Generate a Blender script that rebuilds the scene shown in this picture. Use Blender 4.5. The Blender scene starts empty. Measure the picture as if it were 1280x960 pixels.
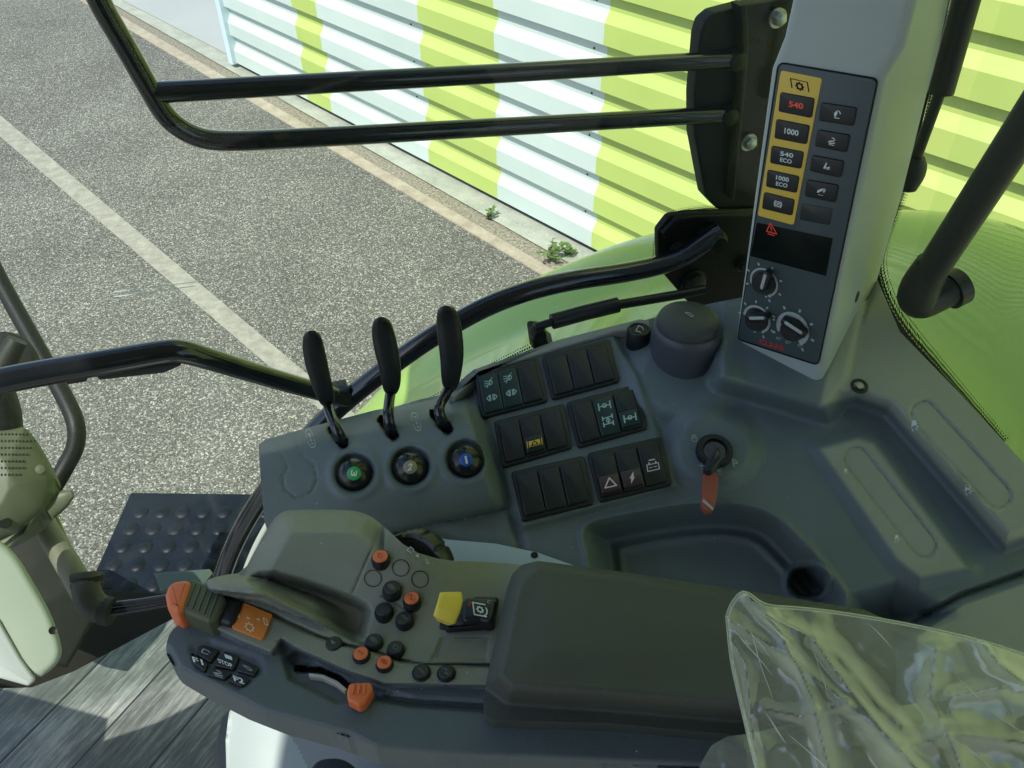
import bpy, bmesh, math, random
import numpy as np
from mathutils import Vector as V, Matrix, noise
R = math.radians
random.seed(7)
S = bpy.context.scene
COL = S.collection
# ------------------------------------------------------------------ camera
FPX = 1050.0; CAMZ = 2.7
p = R(40.7); r = R(0.7)
F = V((0, math.cos(p), -math.sin(p)))
R0 = V((1, 0, 0)); U0 = V((0, math.sin(p), math.cos(p)))
RT = (R0*math.cos(r) - U0*math.sin(r)).normalized()
UP = (U0*math.cos(r) + R0*math.sin(r)).normalized()
CP = V((0, 0, CAMZ))
cd = bpy.data.cameras.new('camera'); cam = bpy.data.objects.new('camera', cd); COL.objects.link(cam)
cam.matrix_world = Matrix(((RT.x, UP.x, -F.x, 0), (RT.y, UP.y, -F.y, 0), (RT.z, UP.z, -F.z, CAMZ), (0, 0, 0, 1)))
cd.sensor_width = 36; cd.lens = 36*FPX/1280; cd.clip_start = 0.02; cd.clip_end = 3000
S.camera = cam
def ray(x, y): return F + RT*((x-640)/FPX) + UP*((480-y)/FPX)
def at(x, y, d): return CP + ray(x, y)*d
class PL:
    def __init__(s, o, n):
        s.o = V(o); s.n = V(n).normalized()
        s.u = (RT - s.n*RT.dot(s.n)).normalized(); s.v = s.n.cross(s.u)
    def hit(s, x, y, h=0):
        d = ray(x, y); t = (s.o + s.n*h - CP).dot(s.n)/d.dot(s.n)
        return CP + d*t
    def uv(s, P): q = P - s.o; return (q.dot(s.u), q.dot(s.v))
    def w(s, u, v, h=0): return s.o + s.u*u + s.v*v + s.n*h
GROUND = PL((0, 0, 0), (0, 0, 1))
# ------------------------------------------------------------------ materials
MT = {}
def mat(name, col=(.5,.5,.5), rough=.5, metal=0, bump=0, bscale=900, var=0, vscale=6, coat=0, emit=None, spec=.5):
    if name in MT: return MT[name]
    m = bpy.data.materials.new(name); m.use_nodes = True; nt = m.node_tree; b = nt.nodes['Principled BSDF']
    b.inputs['Base Color'].default_value = (*col, 1); b.inputs['Roughness'].default_value = rough
    b.inputs['Metallic'].default_value = metal; b.inputs['Coat Weight'].default_value = coat
    b.inputs['Coat Roughness'].default_value = .05; b.inputs['Specular IOR Level'].default_value = spec
    if emit:
        b.inputs['Emission Color'].default_value = (*emit[0], 1); b.inputs['Emission Strength'].default_value = emit[1]
    tc = nt.nodes.new('ShaderNodeTexCoord')
    if bump:
        n = nt.nodes.new('ShaderNodeTexNoise'); n.inputs['Scale'].default_value = bscale; n.inputs['Detail'].default_value = 3
        nt.links.new(tc.outputs['Object'], n.inputs['Vector'])
        bp = nt.nodes.new('ShaderNodeBump'); bp.inputs['Strength'].default_value = bump; bp.inputs['Distance'].default_value = .0006
        nt.links.new(n.outputs['Fac'], bp.inputs['Height']); nt.links.new(bp.outputs['Normal'], b.inputs['Normal'])
    if var:
        n2 = nt.nodes.new('ShaderNodeTexNoise'); n2.inputs['Scale'].default_value = vscale; n2.inputs['Detail'].default_value = 6
        nt.links.new(tc.outputs['Object'], n2.inputs['Vector'])
        rp = nt.nodes.new('ShaderNodeMapRange'); rp.inputs[1].default_value = .3; rp.inputs[2].default_value = .7
        rp.inputs[3].default_value = 1-var; rp.inputs[4].default_value = 1+var
        mx = nt.nodes.new('ShaderNodeVectorMath'); mx.operation = 'SCALE'; mx.inputs[0].default_value = col
        nt.links.new(n2.outputs['Fac'], rp.inputs[0]); nt.links.new(rp.outputs[0], mx.inputs['Scale'])
        nt.links.new(mx.outputs[0], b.inputs['Base Color'])
        rr = nt.nodes.new('ShaderNodeMapRange'); rr.inputs[1].default_value = .3; rr.inputs[2].default_value = .7
        rr.inputs[3].default_value = max(.02, rough-.1); rr.inputs[4].default_value = min(1, rough+.1)
        nt.links.new(n2.outputs['Fac'], rr.inputs[0]); nt.links.new(rr.outputs[0], b.inputs['Roughness'])
    MT[name] = m; return m
SLATE = mat('slate_plastic', (.12,.155,.165), .48, bump=.35, bscale=1400, var=.06, vscale=14)
OLIVE = mat('olive_grey_plastic', (.185,.2,.135), .5, bump=.35, bscale=1400, var=.06, vscale=14)
TRIM = mat('grey_trim_plastic', (.41,.46,.43), .5, bump=.3, bscale=1400, var=.05, vscale=10)
LEDGE = mat('blue_grey_plastic', (.34,.42,.52), .45, bump=.2, var=.05)
PADM = mat('pad_leatherette', (.066,.073,.06), .6, bump=.8, bscale=700, var=.1, vscale=20)
PANELM = mat('panel_foil', (.055,.08,.085), .38, bump=.15, bscale=2000)
BLACK = mat('black_plastic', (.012,.014,.015), .4, bump=.3, bscale=1200)
SWITCH = mat('switch_black', (.014,.018,.018), .36, bump=.15, bscale=1500)
GLOSS = mat('glossy_black_paint', (.008,.01,.014), .18, coat=.6, var=.15, vscale=30)
DARK = mat('matt_black_steel', (.006,.008,.006), .5, spec=.3, bump=.4, bscale=300)
RUBBER = mat('rubber', (.02,.022,.018), .7, bump=.5, bscale=600)
HOLE = mat('hole_black', (.003,.003,.003), .8)
YEL = mat('yellow_plate', (.85,.58,.08), .45)
YELP = mat('yellow_plastic', (.8,.62,.06), .42, bump=.2)
ORG = mat('orange_plastic', (.75,.17,.05), .42, bump=.2, bscale=900)
ORL = mat('orange_label', (.66,.21,.03), .5)
WHT = mat('print_white', (.72,.78,.76), .5)
CREAM = mat('print_cream', (.75,.68,.35), .5)
REDP = mat('print_red', (.6,.03,.02), .5)
REDL = mat('lit_red', (.6,.03,.02), .4, emit=((1,.12,.05), .12))
TEAL = mat('print_teal', (.42,.62,.57), .5)
PINKW = mat('print_pinkwhite', (.75,.62,.62), .5)
BROWNW = mat('brown_switch_window', (.06,.035,.035), .3)
TEALW = mat('teal_switch_window', (.012,.035,.032), .3)
GRN = mat('green_cap', (.03,.42,.13), .35)
BEI = mat('beige_cap', (.32,.27,.17), .35)
BLU = mat('blue_cap', (.02,.1,.4), .35)
SILV = mat('silver_print', (.42,.46,.45), .4)
STEEL = mat('zinc_steel', (.45,.45,.42), .35, metal=.9, bump=.4, bscale=400, var=.2, vscale=60)
FOB = mat('leather_fob', (.36,.09,.05), .5, bump=.5, bscale=500, var=.12, vscale=60)
WHITE = mat('white_paint', (.42,.48,.46), .35, var=.04, vscale=4)
PALE = mat('pale_green_grey', (.3,.37,.29), .45, bump=.1, var=.04)
BEIGE = mat('beige_post', (.17,.17,.125), .5, bump=.3, var=.1, vscale=20)
PERF = mat('olive_cover', (.115,.13,.085), .5, bump=.3, var=.1, vscale=20)
STEPM = mat('dark_blue_step', (.007,.011,.018), .5, spec=.25, bump=.3, bscale=120, var=.3, vscale=15)
LEAF = mat('leaf', (.09,.17,.035), .5, var=.3, vscale=60)
STEM = mat('stem', (.12,.09,.04), .7)
WALLW = mat('white_cladding', (.52,.61,.575), .42, var=.05, vscale=1.2)
WALLG = mat('lime_cladding', (.42,.53,.14), .42, var=.06, vscale=1.2)
FEND = mat('green_fender', (.35,.52,.12), .3, coat=.6, spec=.3, var=.04, vscale=3)
def nodes_mat(name, fn):
    m = bpy.data.materials.new(name); m.use_nodes = True; nt = m.node_tree
    fn(nt, nt.nodes, nt.links, nt.nodes['Principled BSDF']); MT[name] = m; return m
def ramp(N, stops):
    rp = N.new('ShaderNodeValToRGB'); e = rp.color_ramp.elements
    while len(e) < len(stops): e.new(.5)
    for k, (q, c) in enumerate(stops):
        e[k].position = q; e[k].color = (*c, 1) if len(c) == 3 else c
    return rp
def asphalt(nt, N, L, b):
    tc = N.new('ShaderNodeTexCoord')
    v = N.new('ShaderNodeTexVoronoi'); v.inputs['Scale'].default_value = 140; L.new(tc.outputs['Object'], v.inputs['Vector'])
    v2 = N.new('ShaderNodeTexVoronoi'); v2.inputs['Scale'].default_value = 210; L.new(tc.outputs['Object'], v2.inputs['Vector'])
    n = N.new('ShaderNodeTexNoise'); n.inputs['Scale'].default_value = 1.3; n.inputs['Detail'].default_value = 5; L.new(tc.outputs['Object'], n.inputs['Vector'])
    sx = N.new('ShaderNodeSeparateColor'); L.new(v.outputs['Color'], sx.inputs[0])
    sy = N.new('ShaderNodeSeparateColor'); L.new(v2.outputs['Color'], sy.inputs[0])
    r1 = ramp(N, [(0, (.03,.031,.025)), (.5, (.07,.071,.058)), (.74, (.15,.15,.122)), (.88, (.3,.3,.25)), (1, (.58,.58,.52))]); L.new(sx.outputs[0], r1.inputs[0])
    r2 = ramp(N, [(0, (.06,.06,.05)), (.6, (.15,.147,.125)), (1, (.42,.41,.36))]); L.new(sy.outputs[0], r2.inputs[0])
    mx = N.new('ShaderNodeMix'); mx.data_type = 'RGBA'; mx.inputs[0].default_value = .36; L.new(r1.outputs[0], mx.inputs[6]); L.new(r2.outputs[0], mx.inputs[7])
    mp = N.new('ShaderNodeMapRange'); mp.inputs[1].default_value = .3; mp.inputs[2].default_value = .7; mp.inputs[3].default_value = .85; mp.inputs[4].default_value = 1.15; L.new(n.outputs[0], mp.inputs[0])
    sc = N.new('ShaderNodeVectorMath'); sc.operation = 'SCALE'; L.new(mx.outputs[2], sc.inputs[0]); L.new(mp.outputs[0], sc.inputs['Scale'])
    L.new(sc.outputs[0], b.inputs['Base Color']); b.inputs['Roughness'].default_value = .85
    bp = N.new('ShaderNodeBump'); bp.inputs['Strength'].default_value = .7; bp.inputs['Distance'].default_value = .004; L.new(v.outputs['Distance'], bp.inputs['Height']); bp.invert = True
    L.new(bp.outputs[0], b.inputs['Normal'])
ASPH = nodes_mat('asphalt', asphalt)
def worn(name, c1, c2, sc=8, spk=140):
    def f(nt, N, L, b):
        tc = N.new('ShaderNodeTexCoord')
        n = N.new('ShaderNodeTexNoise'); n.inputs['Scale'].default_value = sc; n.inputs['Detail'].default_value = 9; n.inputs['Roughness'].default_value = .65; L.new(tc.outputs['Object'], n.inputs['Vector'])
        v = N.new('ShaderNodeTexNoise'); v.inputs['Scale'].default_value = spk; L.new(tc.outputs['Object'], v.inputs['Vector'])
        ad = N.new('ShaderNodeMath'); ad.operation = 'MULTIPLY_ADD'; ad.inputs[1].default_value = .45; L.new(v.outputs[0], ad.inputs[0]); L.new(n.outputs[0], ad.inputs[2])
        rp = ramp(N, [(.45, c1), (.9, c2)]); L.new(ad.outputs[0], rp.inputs[0]); L.new(rp.outputs[0], b.inputs['Base Color'])
        b.inputs['Roughness'].default_value = .85
        bp = N.new('ShaderNodeBump'); bp.inputs['Strength'].default_value = .4; bp.inputs['Distance'].default_value = .003; L.new(ad.outputs[0], bp.inputs['Height']); L.new(bp.outputs[0], b.inputs['Normal'])
    return nodes_mat(name, f)
PAINT = worn('worn_white_line', (.18,.175,.145), (.37,.36,.3), 14, 160)
KERBM = worn('pinkish_kerb_stone', (.24,.21,.155), (.43,.38,.29), 9, 120)
CONC = worn('concrete', (.22,.24,.19), (.42,.44,.37), 4, 60)
DIRT = worn('grit', (.02,.018,.012), (.36,.33,.25), 50, 110)
def floorm(nt, N, L, b):
    tc = N.new('ShaderNodeTexCoord'); m0 = N.new('ShaderNodeMapping'); m0.inputs['Rotation'].default_value = (0,0,R(-62)); mp = N.new('ShaderNodeMapping'); mp.inputs['Scale'].default_value = (12, 130, 1)
    L.new(tc.outputs['Object'], m0.inputs[0]); L.new(m0.outputs[0], mp.inputs[0])
    n = N.new('ShaderNodeTexNoise'); n.inputs['Scale'].default_value = 1.2; n.inputs['Detail'].default_value = 12; n.inputs['Roughness'].default_value = .8; L.new(mp.outputs[0], n.inputs['Vector'])
    n2 = N.new('ShaderNodeTexNoise'); n2.inputs['Scale'].default_value = 9; n2.inputs['Detail'].default_value = 6; L.new(tc.outputs['Object'], n2.inputs['Vector'])
    ad = N.new('ShaderNodeMath'); ad.operation = 'MULTIPLY_ADD'; ad.inputs[1].default_value = .6; L.new(n2.outputs[0], ad.inputs[0]); L.new(n.outputs[0], ad.inputs[2])
    rp = ramp(N, [(.55, (.045,.05,.046)), (.78, (.13,.14,.13)), (1, (.36,.38,.36))]); L.new(ad.outputs[0], rp.inputs[0]); sx = N.new('ShaderNodeSeparateXYZ'); L.new(m0.outputs[0], sx.inputs[0]); q1 = N.new('ShaderNodeMath'); q1.operation = 'MULTIPLY'; q1.inputs[1].default_value = 11; L.new(sx.outputs[1], q1.inputs[0]); q2 = N.new('ShaderNodeMath'); q2.operation = 'FRACT'; L.new(q1.outputs[0], q2.inputs[0]); q3 = N.new('ShaderNodeMath'); q3.operation = 'LESS_THAN'; q3.inputs[1].default_value = .035; L.new(q2.outputs[0], q3.inputs[0])
    q4 = N.new('ShaderNodeMath'); q4.operation = 'FLOOR'; L.new(q1.outputs[0], q4.inputs[0]); wn = N.new('ShaderNodeTexWhiteNoise'); wn.noise_dimensions = '1D'; L.new(q4.outputs[0], wn.inputs['W']); q5 = N.new('ShaderNodeMapRange'); q5.inputs[3].default_value = .75; q5.inputs[4].default_value = 1.2; L.new(wn.outputs['Value'], q5.inputs[0]); sc = N.new('ShaderNodeVectorMath'); sc.operation = 'SCALE'; L.new(rp.outputs[0], sc.inputs[0]); L.new(q5.outputs[0], sc.inputs['Scale'])
    mx = N.new('ShaderNodeMix'); mx.data_type = 'RGBA'; L.new(q3.outputs[0], mx.inputs[0]); L.new(sc.outputs[0], mx.inputs[6]); mx.inputs[7].default_value = (.03,.032,.03,1); L.new(mx.outputs[2], b.inputs['Base Color'])
    b.inputs['Roughness'].default_value = .5
    bp = N.new('ShaderNodeBump'); bp.inputs['Strength'].default_value = .4; bp.inputs['Distance'].default_value = .002; L.new(n.outputs[0], bp.inputs['Height']); L.new(bp.outputs[0], b.inputs['Normal'])
FLOORM = nodes_mat('woodgrain_vinyl_mat', floorm)
def glassm(nt, N, L, b):
    out = N['Material Output']; N.remove(b)
    t = N.new('ShaderNodeBsdfTransparent'); t.inputs[0].default_value = (.97,.99,.97,1)
    g = N.new('ShaderNodeBsdfGlossy'); g.inputs['Roughness'].default_value = .01
    lw = N.new('ShaderNodeLayerWeight'); lw.inputs[0].default_value = .5; pw = N.new('ShaderNodeMath'); pw.operation = 'POWER'; pw.inputs[1].default_value = 4; L.new(lw.outputs['Facing'], pw.inputs[0]); fr = N.new('ShaderNodeMath'); fr.operation = 'MULTIPLY_ADD'; fr.inputs[1].default_value = .35; fr.inputs[2].default_value = .02; L.new(pw.outputs[0], fr.inputs[0])
    mx = N.new('ShaderNodeMixShader'); L.new(fr.outputs[0], mx.inputs[0]); L.new(t.outputs[0], mx.inputs[1]); L.new(g.outputs[0], mx.inputs[2]); L.new(mx.outputs[0], out.inputs[0])
GLASS = nodes_mat('window_glass', glassm)
def fritm(nt, N, L, b):
    # printed black border that breaks up into dots towards uv.y = 1
    out = N['Material Output']
    tc = N.new('ShaderNodeTexCoord'); sx = N.new('ShaderNodeSeparateXYZ'); L.new(tc.outputs['UV'], sx.inputs[0])
    def m(op, a, c=None, c2=None):
        q = N.new('ShaderNodeMath'); q.operation = op
        for k, w in enumerate((a, c, c2)):
            if w is None: continue
            if hasattr(w, 'links'): L.new(w, q.inputs[k])
            else: q.inputs[k].default_value = w
        return q.outputs[0]
    NR = 5
    row = m('FLOOR', m('MULTIPLY', sx.outputs[1], NR))
    fy = m('SUBTRACT', m('FRACT', m('MULTIPLY', sx.outputs[1], NR)), .5)
    xs = m('ADD', m('MULTIPLY', sx.outputs[0], 1.0), m('MULTIPLY', row, .5))
    fx = m('SUBTRACT', m('FRACT', xs), .5)
    d = m('SQRT', m('ADD', m('MULTIPLY', fx, fx), m('MULTIPLY', fy, fy)))
    rad = m('MULTIPLY_ADD', sx.outputs[1], -.66, .82)
    a = m('LESS_THAN', d, rad)
    b.inputs['Base Color'].default_value = (.004,.004,.004,1); b.inputs['Roughness'].default_value = .35
    t = N.new('ShaderNodeBsdfTransparent'); mx = N.new('ShaderNodeMixShader'); L.new(a, mx.inputs[0]); L.new(t.outputs[0], mx.inputs[1]); L.new(b.outputs[0], mx.inputs[2]); L.new(mx.outputs[0], out.inputs[0])
FRIT = nodes_mat('dotted_black_border', fritm)
def filmm(nt, N, L, b):
    out = N['Material Output']; N.remove(b)
    tc = N.new('ShaderNodeTexCoord'); n = N.new('ShaderNodeTexNoise'); n.inputs['Scale'].default_value = 30; n.inputs['Detail'].default_value = 4; n.inputs['Roughness'].default_value = .5; n.inputs['Distortion'].default_value = .8
    L.new(tc.outputs['Object'], n.inputs['Vector'])
    bp = N.new('ShaderNodeBump'); bp.inputs['Strength'].default_value = .06; bp.inputs['Distance'].default_value = .004; L.new(n.outputs[0], bp.inputs['Height'])
    t = N.new('ShaderNodeBsdfTransparent'); t.inputs[0].default_value = (.93,.96,.9,1)
    g = N.new('ShaderNodeBsdfGlossy'); g.inputs['Roughness'].default_value = .16; L.new(bp.outputs[0], g.inputs['Normal'])
    d = N.new('ShaderNodeBsdfDiffuse'); d.inputs[0].default_value = (.92,.94,.86,1)
    tl = N.new('ShaderNodeBsdfTranslucent'); tl.inputs[0].default_value = (.92,.95,.8,1)
    lw = N.new('ShaderNodeLayerWeight'); lw.inputs[0].default_value = .45; L.new(bp.outputs[0], lw.inputs['Normal'])
    f = N.new('ShaderNodeMapRange'); f.inputs[1].default_value = .15; f.inputs[2].default_value = .95; f.inputs[3].default_value = .36; f.inputs[4].default_value = .95; L.new(lw.outputs['Facing'], f.inputs[0])
    m1 = N.new('ShaderNodeMixShader'); m1.inputs[0].default_value = .5; L.new(d.outputs[0], m1.inputs[1]); L.new(tl.outputs[0], m1.inputs[2])
    m2 = N.new('ShaderNodeMixShader'); m2.inputs[0].default_value = .3; L.new(m1.outputs[0], m2.inputs[1]); L.new(g.outputs[0], m2.inputs[2])
    m3 = N.new('ShaderNodeMixShader'); L.new(f.outputs[0], m3.inputs[0]); L.new(t.outputs[0], m3.inputs[1]); L.new(m2.outputs[0], m3.inputs[2])
    L.new(m3.outputs[0], out.inputs[0])
FILM = nodes_mat('clear_plastic_film', filmm)
# ------------------------------------------------------------------ objects
def tag(o, label=None, cat=None, group=None, kind=None):
    if label: o['label'] = label
    if cat: o['category'] = cat
    if group: o['group'] = group
    if kind: o['kind'] = kind
    return o
def wloc(o):
    q = V((0,0,0))
    while o is not None: q += o.location; o = o.parent
    return q
def thing(name, loc, label, cat, group=None):
    o = bpy.data.objects.new(name, None); COL.objects.link(o); o.location = loc; o.empty_display_size = .05
    return tag(o, label, cat, group)
class MB:
    def __init__(s): s.bm = bmesh.new(); s.m = []; s.uvs = None
    def mi(s, m):
        if m not in s.m: s.m.append(m)
        return s.m.index(m)
    def face(s, vs, m):
        try: f = s.bm.faces.new(vs)
        except ValueError: return None
        f.material_index = s.mi(m); return f
    def v(s, P): return s.bm.verts.new(P)
    def rings(s, rings, m, cap0=True, cap1=True, closed=True):
        rv = [[s.v(P) for P in rg] for rg in rings]; n = len(rv[0])
        for a, b in zip(rv, rv[1:]):
            for k in range(n if closed else n-1):
                s.face((a[k], a[(k+1) % n], b[(k+1) % n], b[k]), m)
        if cap0: s.face(rv[0][::-1], m)
        if cap1: s.face(rv[-1], m)
        return rv
    def build(s, name, parent=None, label=None, smooth=40, recalc=True, origin=None):
        if recalc: bmesh.ops.recalc_face_normals(s.bm, faces=s.bm.faces)
        me = bpy.data.meshes.new(name)
        c = V((0,0,0))
        for q in s.bm.verts: c += q.co
        c /= max(1, len(s.bm.verts))
        if origin is not None: c = V(origin)
        bmesh.ops.translate(s.bm, verts=s.bm.verts, vec=-c)
        s.bm.to_mesh(me); s.bm.free()
        for m in s.m: me.materials.append(m)
        me.polygons.foreach_set('use_smooth', [True]*len(me.polygons))
        me.set_sharp_from_angle(angle=R(smooth))
        o = bpy.data.objects.new(name, me); COL.objects.link(o)
        if parent is not None: o.parent = parent; o.location = c - wloc(parent)
        else: o.location = c
        if label: o['label'] = label
        return o
# 2-D helpers
def area(P): return sum(P[i][0]*P[(i+1) % len(P)][1]-P[(i+1) % len(P)][0]*P[i][1] for i in range(len(P)))/2
def fillet(P, rad, seg=4):
    out = []; n = len(P)
    for i in range(n):
        a = V(P[i-1]); b = V(P[i]); c = V(P[(i+1) % n]); d1 = a-b; d2 = c-b
        l1 = d1.length; l2 = d2.length
        if l1 < 1e-9 or l2 < 1e-9: continue
        d1 /= l1; d2 /= l2; ca = max(-.999, min(.999, d1.dot(d2))); half = math.acos(ca)/2
        t = min(rad/math.tan(half), l1*.48, l2*.48)
        if half > R(80): out.append(tuple(b)); continue
        A = b+d1*t; B = b+d2*t
        for k in range(seg+1):
            q = k/seg; out.append(tuple(A*(1-q)**2 + b*2*q*(1-q) + B*q*q))
    return out
def chaik(P, it=2, closed=True):
    for _ in range(it):
        Q = []; n = len(P)
        if not closed: Q.append(P[0])
        for i in range(n if closed else n-1):
            a = P[i]; b = P[(i+1) % n]
            Q.append(tuple(a[k]*.75+b[k]*.25 for k in range(len(a)))); Q.append(tuple(a[k]*.25+b[k]*.75 for k in range(len(a))))
        if not closed: Q.append(P[-1])
        P = Q
    return P
def inset(P, d):
    if area(P) < 0: d = -d
    out = []; n = len(P)
    for i in range(n):
        a = V(P[i-1]); b = V(P[i]); c = V(P[(i+1) % n]); e1 = (b-a); e2 = (c-b)
        if e1.length < 1e-9: e1 = e2
        if e2.length < 1e-9: e2 = e1
        e1 = e1.normalized(); e2 = e2.normalized()
        n1 = V((-e1.y, e1.x)); n2 = V((-e2.y, e2.x)); m = n1+n2
        if m.length < 1e-6: m = n1
        m.normalize(); out.append(tuple(b + m*(d/max(.5, m.dot(n1)))))
    return out
def pillow(mb, poly, pl, h0, h1, m, rr=.001, rad=0, seg=3, mtop=None):
    """solid whose top face (at height h1 over the plane) covers the given outline"""
    P = [pl.uv(pl.hit(x, y, h1)) for x, y in poly]
    if rad: P = fillet(P, rad)
    if area(P) < 0: P = P[::-1]
    rings = [[pl.w(u, v, h0) for u, v in P]]
    for k in range(seg+1):
        a = k/seg*math.pi/2; Q = inset(P, rr*(1-math.cos(a)))
        rings.append([pl.w(u, v, h1-rr+rr*math.sin(a)) for u, v in Q])
    rv = mb.rings(rings, m, True, False); mb.face(rv[-1], mtop or m)
    return mb
def circ(x, y, rx, ry=None, n=28, rot=0):
    ry = ry or rx; c, s = math.cos(R(rot)), math.sin(R(rot))
    return [(x+rx*math.cos(t)*c-ry*math.sin(t)*s, y+rx*math.cos(t)*s+ry*math.sin(t)*c) for t in [k*2*math.pi/n for k in range(n)]]
def capsule(x0, y0, x1, y1, rd, n=10):
    a = math.atan2(y1-y0, x1-x0); P = []
    for k in range(n+1): t = a-math.pi/2+math.pi*k/n; P.append((x1+rd*math.cos(t), y1+rd*math.sin(t)))
    for k in range(n+1): t = a+math.pi/2+math.pi*k/n; P.append((x0+rd*math.cos(t), y0+rd*math.sin(t)))
    return P
def lathe(mb, c, axis, prof, m, n=32, mats=None, c0=True, c1=True):
    axis = V(axis).normalized(); a = axis.orthogonal().normalized(); b = axis.cross(a)
    rings = [[c + axis*h + (a*math.cos(t)+b*math.sin(t))*max(rd, 1e-5) for t in [k*2*math.pi/n for k in range(n)]] for rd, h in prof]
    rv = [[mb.v(P) for P in rg] for rg in rings]
    for i, (A, B) in enumerate(zip(rv, rv[1:])):
        mm = mats[i] if mats else m
        for k in range(n): mb.face((A[k], A[(k+1) % n], B[(k+1) % n], B[k]), mm)
    if c0: mb.face(rv[0][::-1], mats[0] if mats else m)
    if c1: mb.face(rv[-1], mats[-1] if mats else m)
def tube(mb, pts, rad, m, n=16, sub=3, close=True):
    """round tube along world points; rad scalar or list"""
    rs = rad if isinstance(rad, (list, tuple)) else [rad]*len(pts)
    Q = [tuple(P)+(q,) for P, q in zip(pts, rs)]
    if sub: Q = chaik(Q, sub, False)
    P = [V(q[:3]) for q in Q]; rs = [q[3] for q in Q]
    up = None; rings = []
    for i in range(len(P)):
        t = (P[min(i+1, len(P)-1)]-P[max(i-1, 0)]).normalized()
        if up is None: up = t.orthogonal().normalized()
        up = (up - t*up.dot(t)).normalized(); s = t.cross(up)
        rings.append([P[i] + (up*math.cos(a)+s*math.sin(a))*rs[i] for a in [k*2*math.pi/n for k in range(n)]])
    mb.rings(rings, m, close, close)
def ptube(mb, pts, rad, m, **k): tube(mb, [at(*q[:3]) for q in pts], rad, m, **k)
def loft(mb, pts, m, n=20, thick=.8, power=2.6, sub=2):
    """pts = (px,py,depth,half width px); cross-sections squarish, facing the viewer's side"""
    Q = chaik(pts, sub, False); rings = []
    for i, (x, y, d, hw) in enumerate(Q):
        a = Q[max(i-1, 0)]; b = Q[min(i+1, len(Q)-1)]
        t = (at(*b[:3])-at(*a[:3])).normalized(); vd = ray(x, y).normalized()
        s = t.cross(vd).normalized(); w = s.cross(t).normalized(); hwm = hw/FPX*d; c = at(x, y, d)
        rg = []
        for k in range(n):
            q = 2*math.pi*k/n; cx, sx = math.cos(q), math.sin(q)
            rg.append(c + s*hwm*math.copysign(abs(cx)**(2/power), cx) + w*hwm*thick*math.copysign(abs(sx)**(2/power), sx))
        rings.append(rg)
    mb.rings(rings, m)
# printed marks: shapes in unit coords -> pixel affine -> plane
def ribbon(P, w, closed=False):
    """polyline -> list of quads"""
    out = []; n = len(P)
    for i in range(n if closed else n-1):
        a = V(P[i]); b = V(P[(i+1) % n]); d = b-a
        if d.length < 1e-9: continue
        d.normalize(); nn = V((-d.y, d.x))*w/2; e = d*w*.3
        out.append([tuple(a-e+nn), tuple(a-e-nn), tuple(b+e-nn), tuple(b+e+nn)])
    return out
def arc(cx, cy, rd, a0, a1, n=12): return [(cx+rd*math.cos(R(a0+(a1-a0)*k/n)), cy+rd*math.sin(R(a0+(a1-a0)*k/n))) for k in range(n+1)]
def box2(x0, y0, x1, y1): return [(x0,y0),(x1,y0),(x1,y1),(x0,y1)]
def gear(cx, cy, rd, w):
    G = ribbon(arc(cx, cy, rd, 0, 360, 16), w)
    for k in range(8):
        a = R(k*45); G += ribbon([(cx+rd*math.cos(a), cy+rd*math.sin(a)), (cx+rd*1.45*math.cos(a), cy+rd*1.45*math.sin(a))], w)
    return G
ICON = {}
ICON['pto'] = ribbon([(-1,-.75),(-1,.8),(1,.8),(1,-.75)], .16) + gear(0, 0, .32, .18)
ICON['lamp_a'] = ribbon(arc(.1,0,.42,-90,90), .14)+ribbon([(.1,.42),(.1,-.42)], .14)+ribbon([(-.1,.3),(-.8,.45)], .14)+ribbon([(-.1,0),(-.85,0)], .14)+ribbon([(-.1,-.3),(-.8,-.45)], .14)+ribbon([(.6,.8),(-.5,-.8)], .12)
ICON['lamp_b'] = ribbon([(-.9,0),(-.4,.5),(-.4,-.5),(-.9,0)], .14)+ribbon([(.9,0),(.4,.5),(.4,-.5),(.9,0)], .14)+ribbon([(-.2,.5),(-.2,-.5)], .14)+ribbon([(.2,.5),(.2,-.5)], .14)
ICON['diff'] = ribbon([(-.8,.8),(-.8,.2)], .2)+ribbon([(.7,.9),(.7,.3)], .2)+ribbon([(-.8,.5),(.7,.6)], .16)+ribbon([(0,.5),(0,-.5)], .16)+ribbon([(-.8,-.2),(-.8,-.9)], .2)+ribbon([(.7,-.2),(.7,-.9)], .2)+ribbon([(-.8,-.55),(.7,-.5)], .16)+ribbon(arc(0,0,.3,0,360), .12)
ICON['axle'] = ribbon([(-.9,.6),(-.9,-.6)], .2)+ribbon([(.9,.6),(.9,-.6)], .2)+ribbon([(-.9,0),(.9,0)], .16)+ribbon(arc(0,.05,.3,0,360), .16)
ICON['tri'] = ribbon([(-.85,-.6),(.85,-.6),(0,.8)], .2, True)
ICON['warn'] = ribbon([(-.85,-.6),(.85,-.6),(0,.9)], .14, True)+ribbon([(0,.35),(0,-.1)], .16)+ribbon([(0,-.3),(0,-.36)], .18)+ribbon([(-.7,-.95),(.4,-.95)], .12)
ICON['bolt'] = [[(.3,.9),(-.45,-.1),(.05,0),(.25,.2)], [(-.3,-.9),(.45,.1),(-.05,.0),(-.2,-.2)]]
ICON['batt'] = ribbon(box2(-.85,-.7,.85,.3), .15, True)+ribbon([(-.5,.3),(-.5,.6)], .2)+ribbon([(.5,.3),(.5,.6)], .2)+ribbon([(-.55,-.2),(-.15,-.2)], .12)+ribbon([(.15,-.2),(.55,-.2)], .12)+ribbon([(-.4,.95),(.4,.95)], .2)
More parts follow.
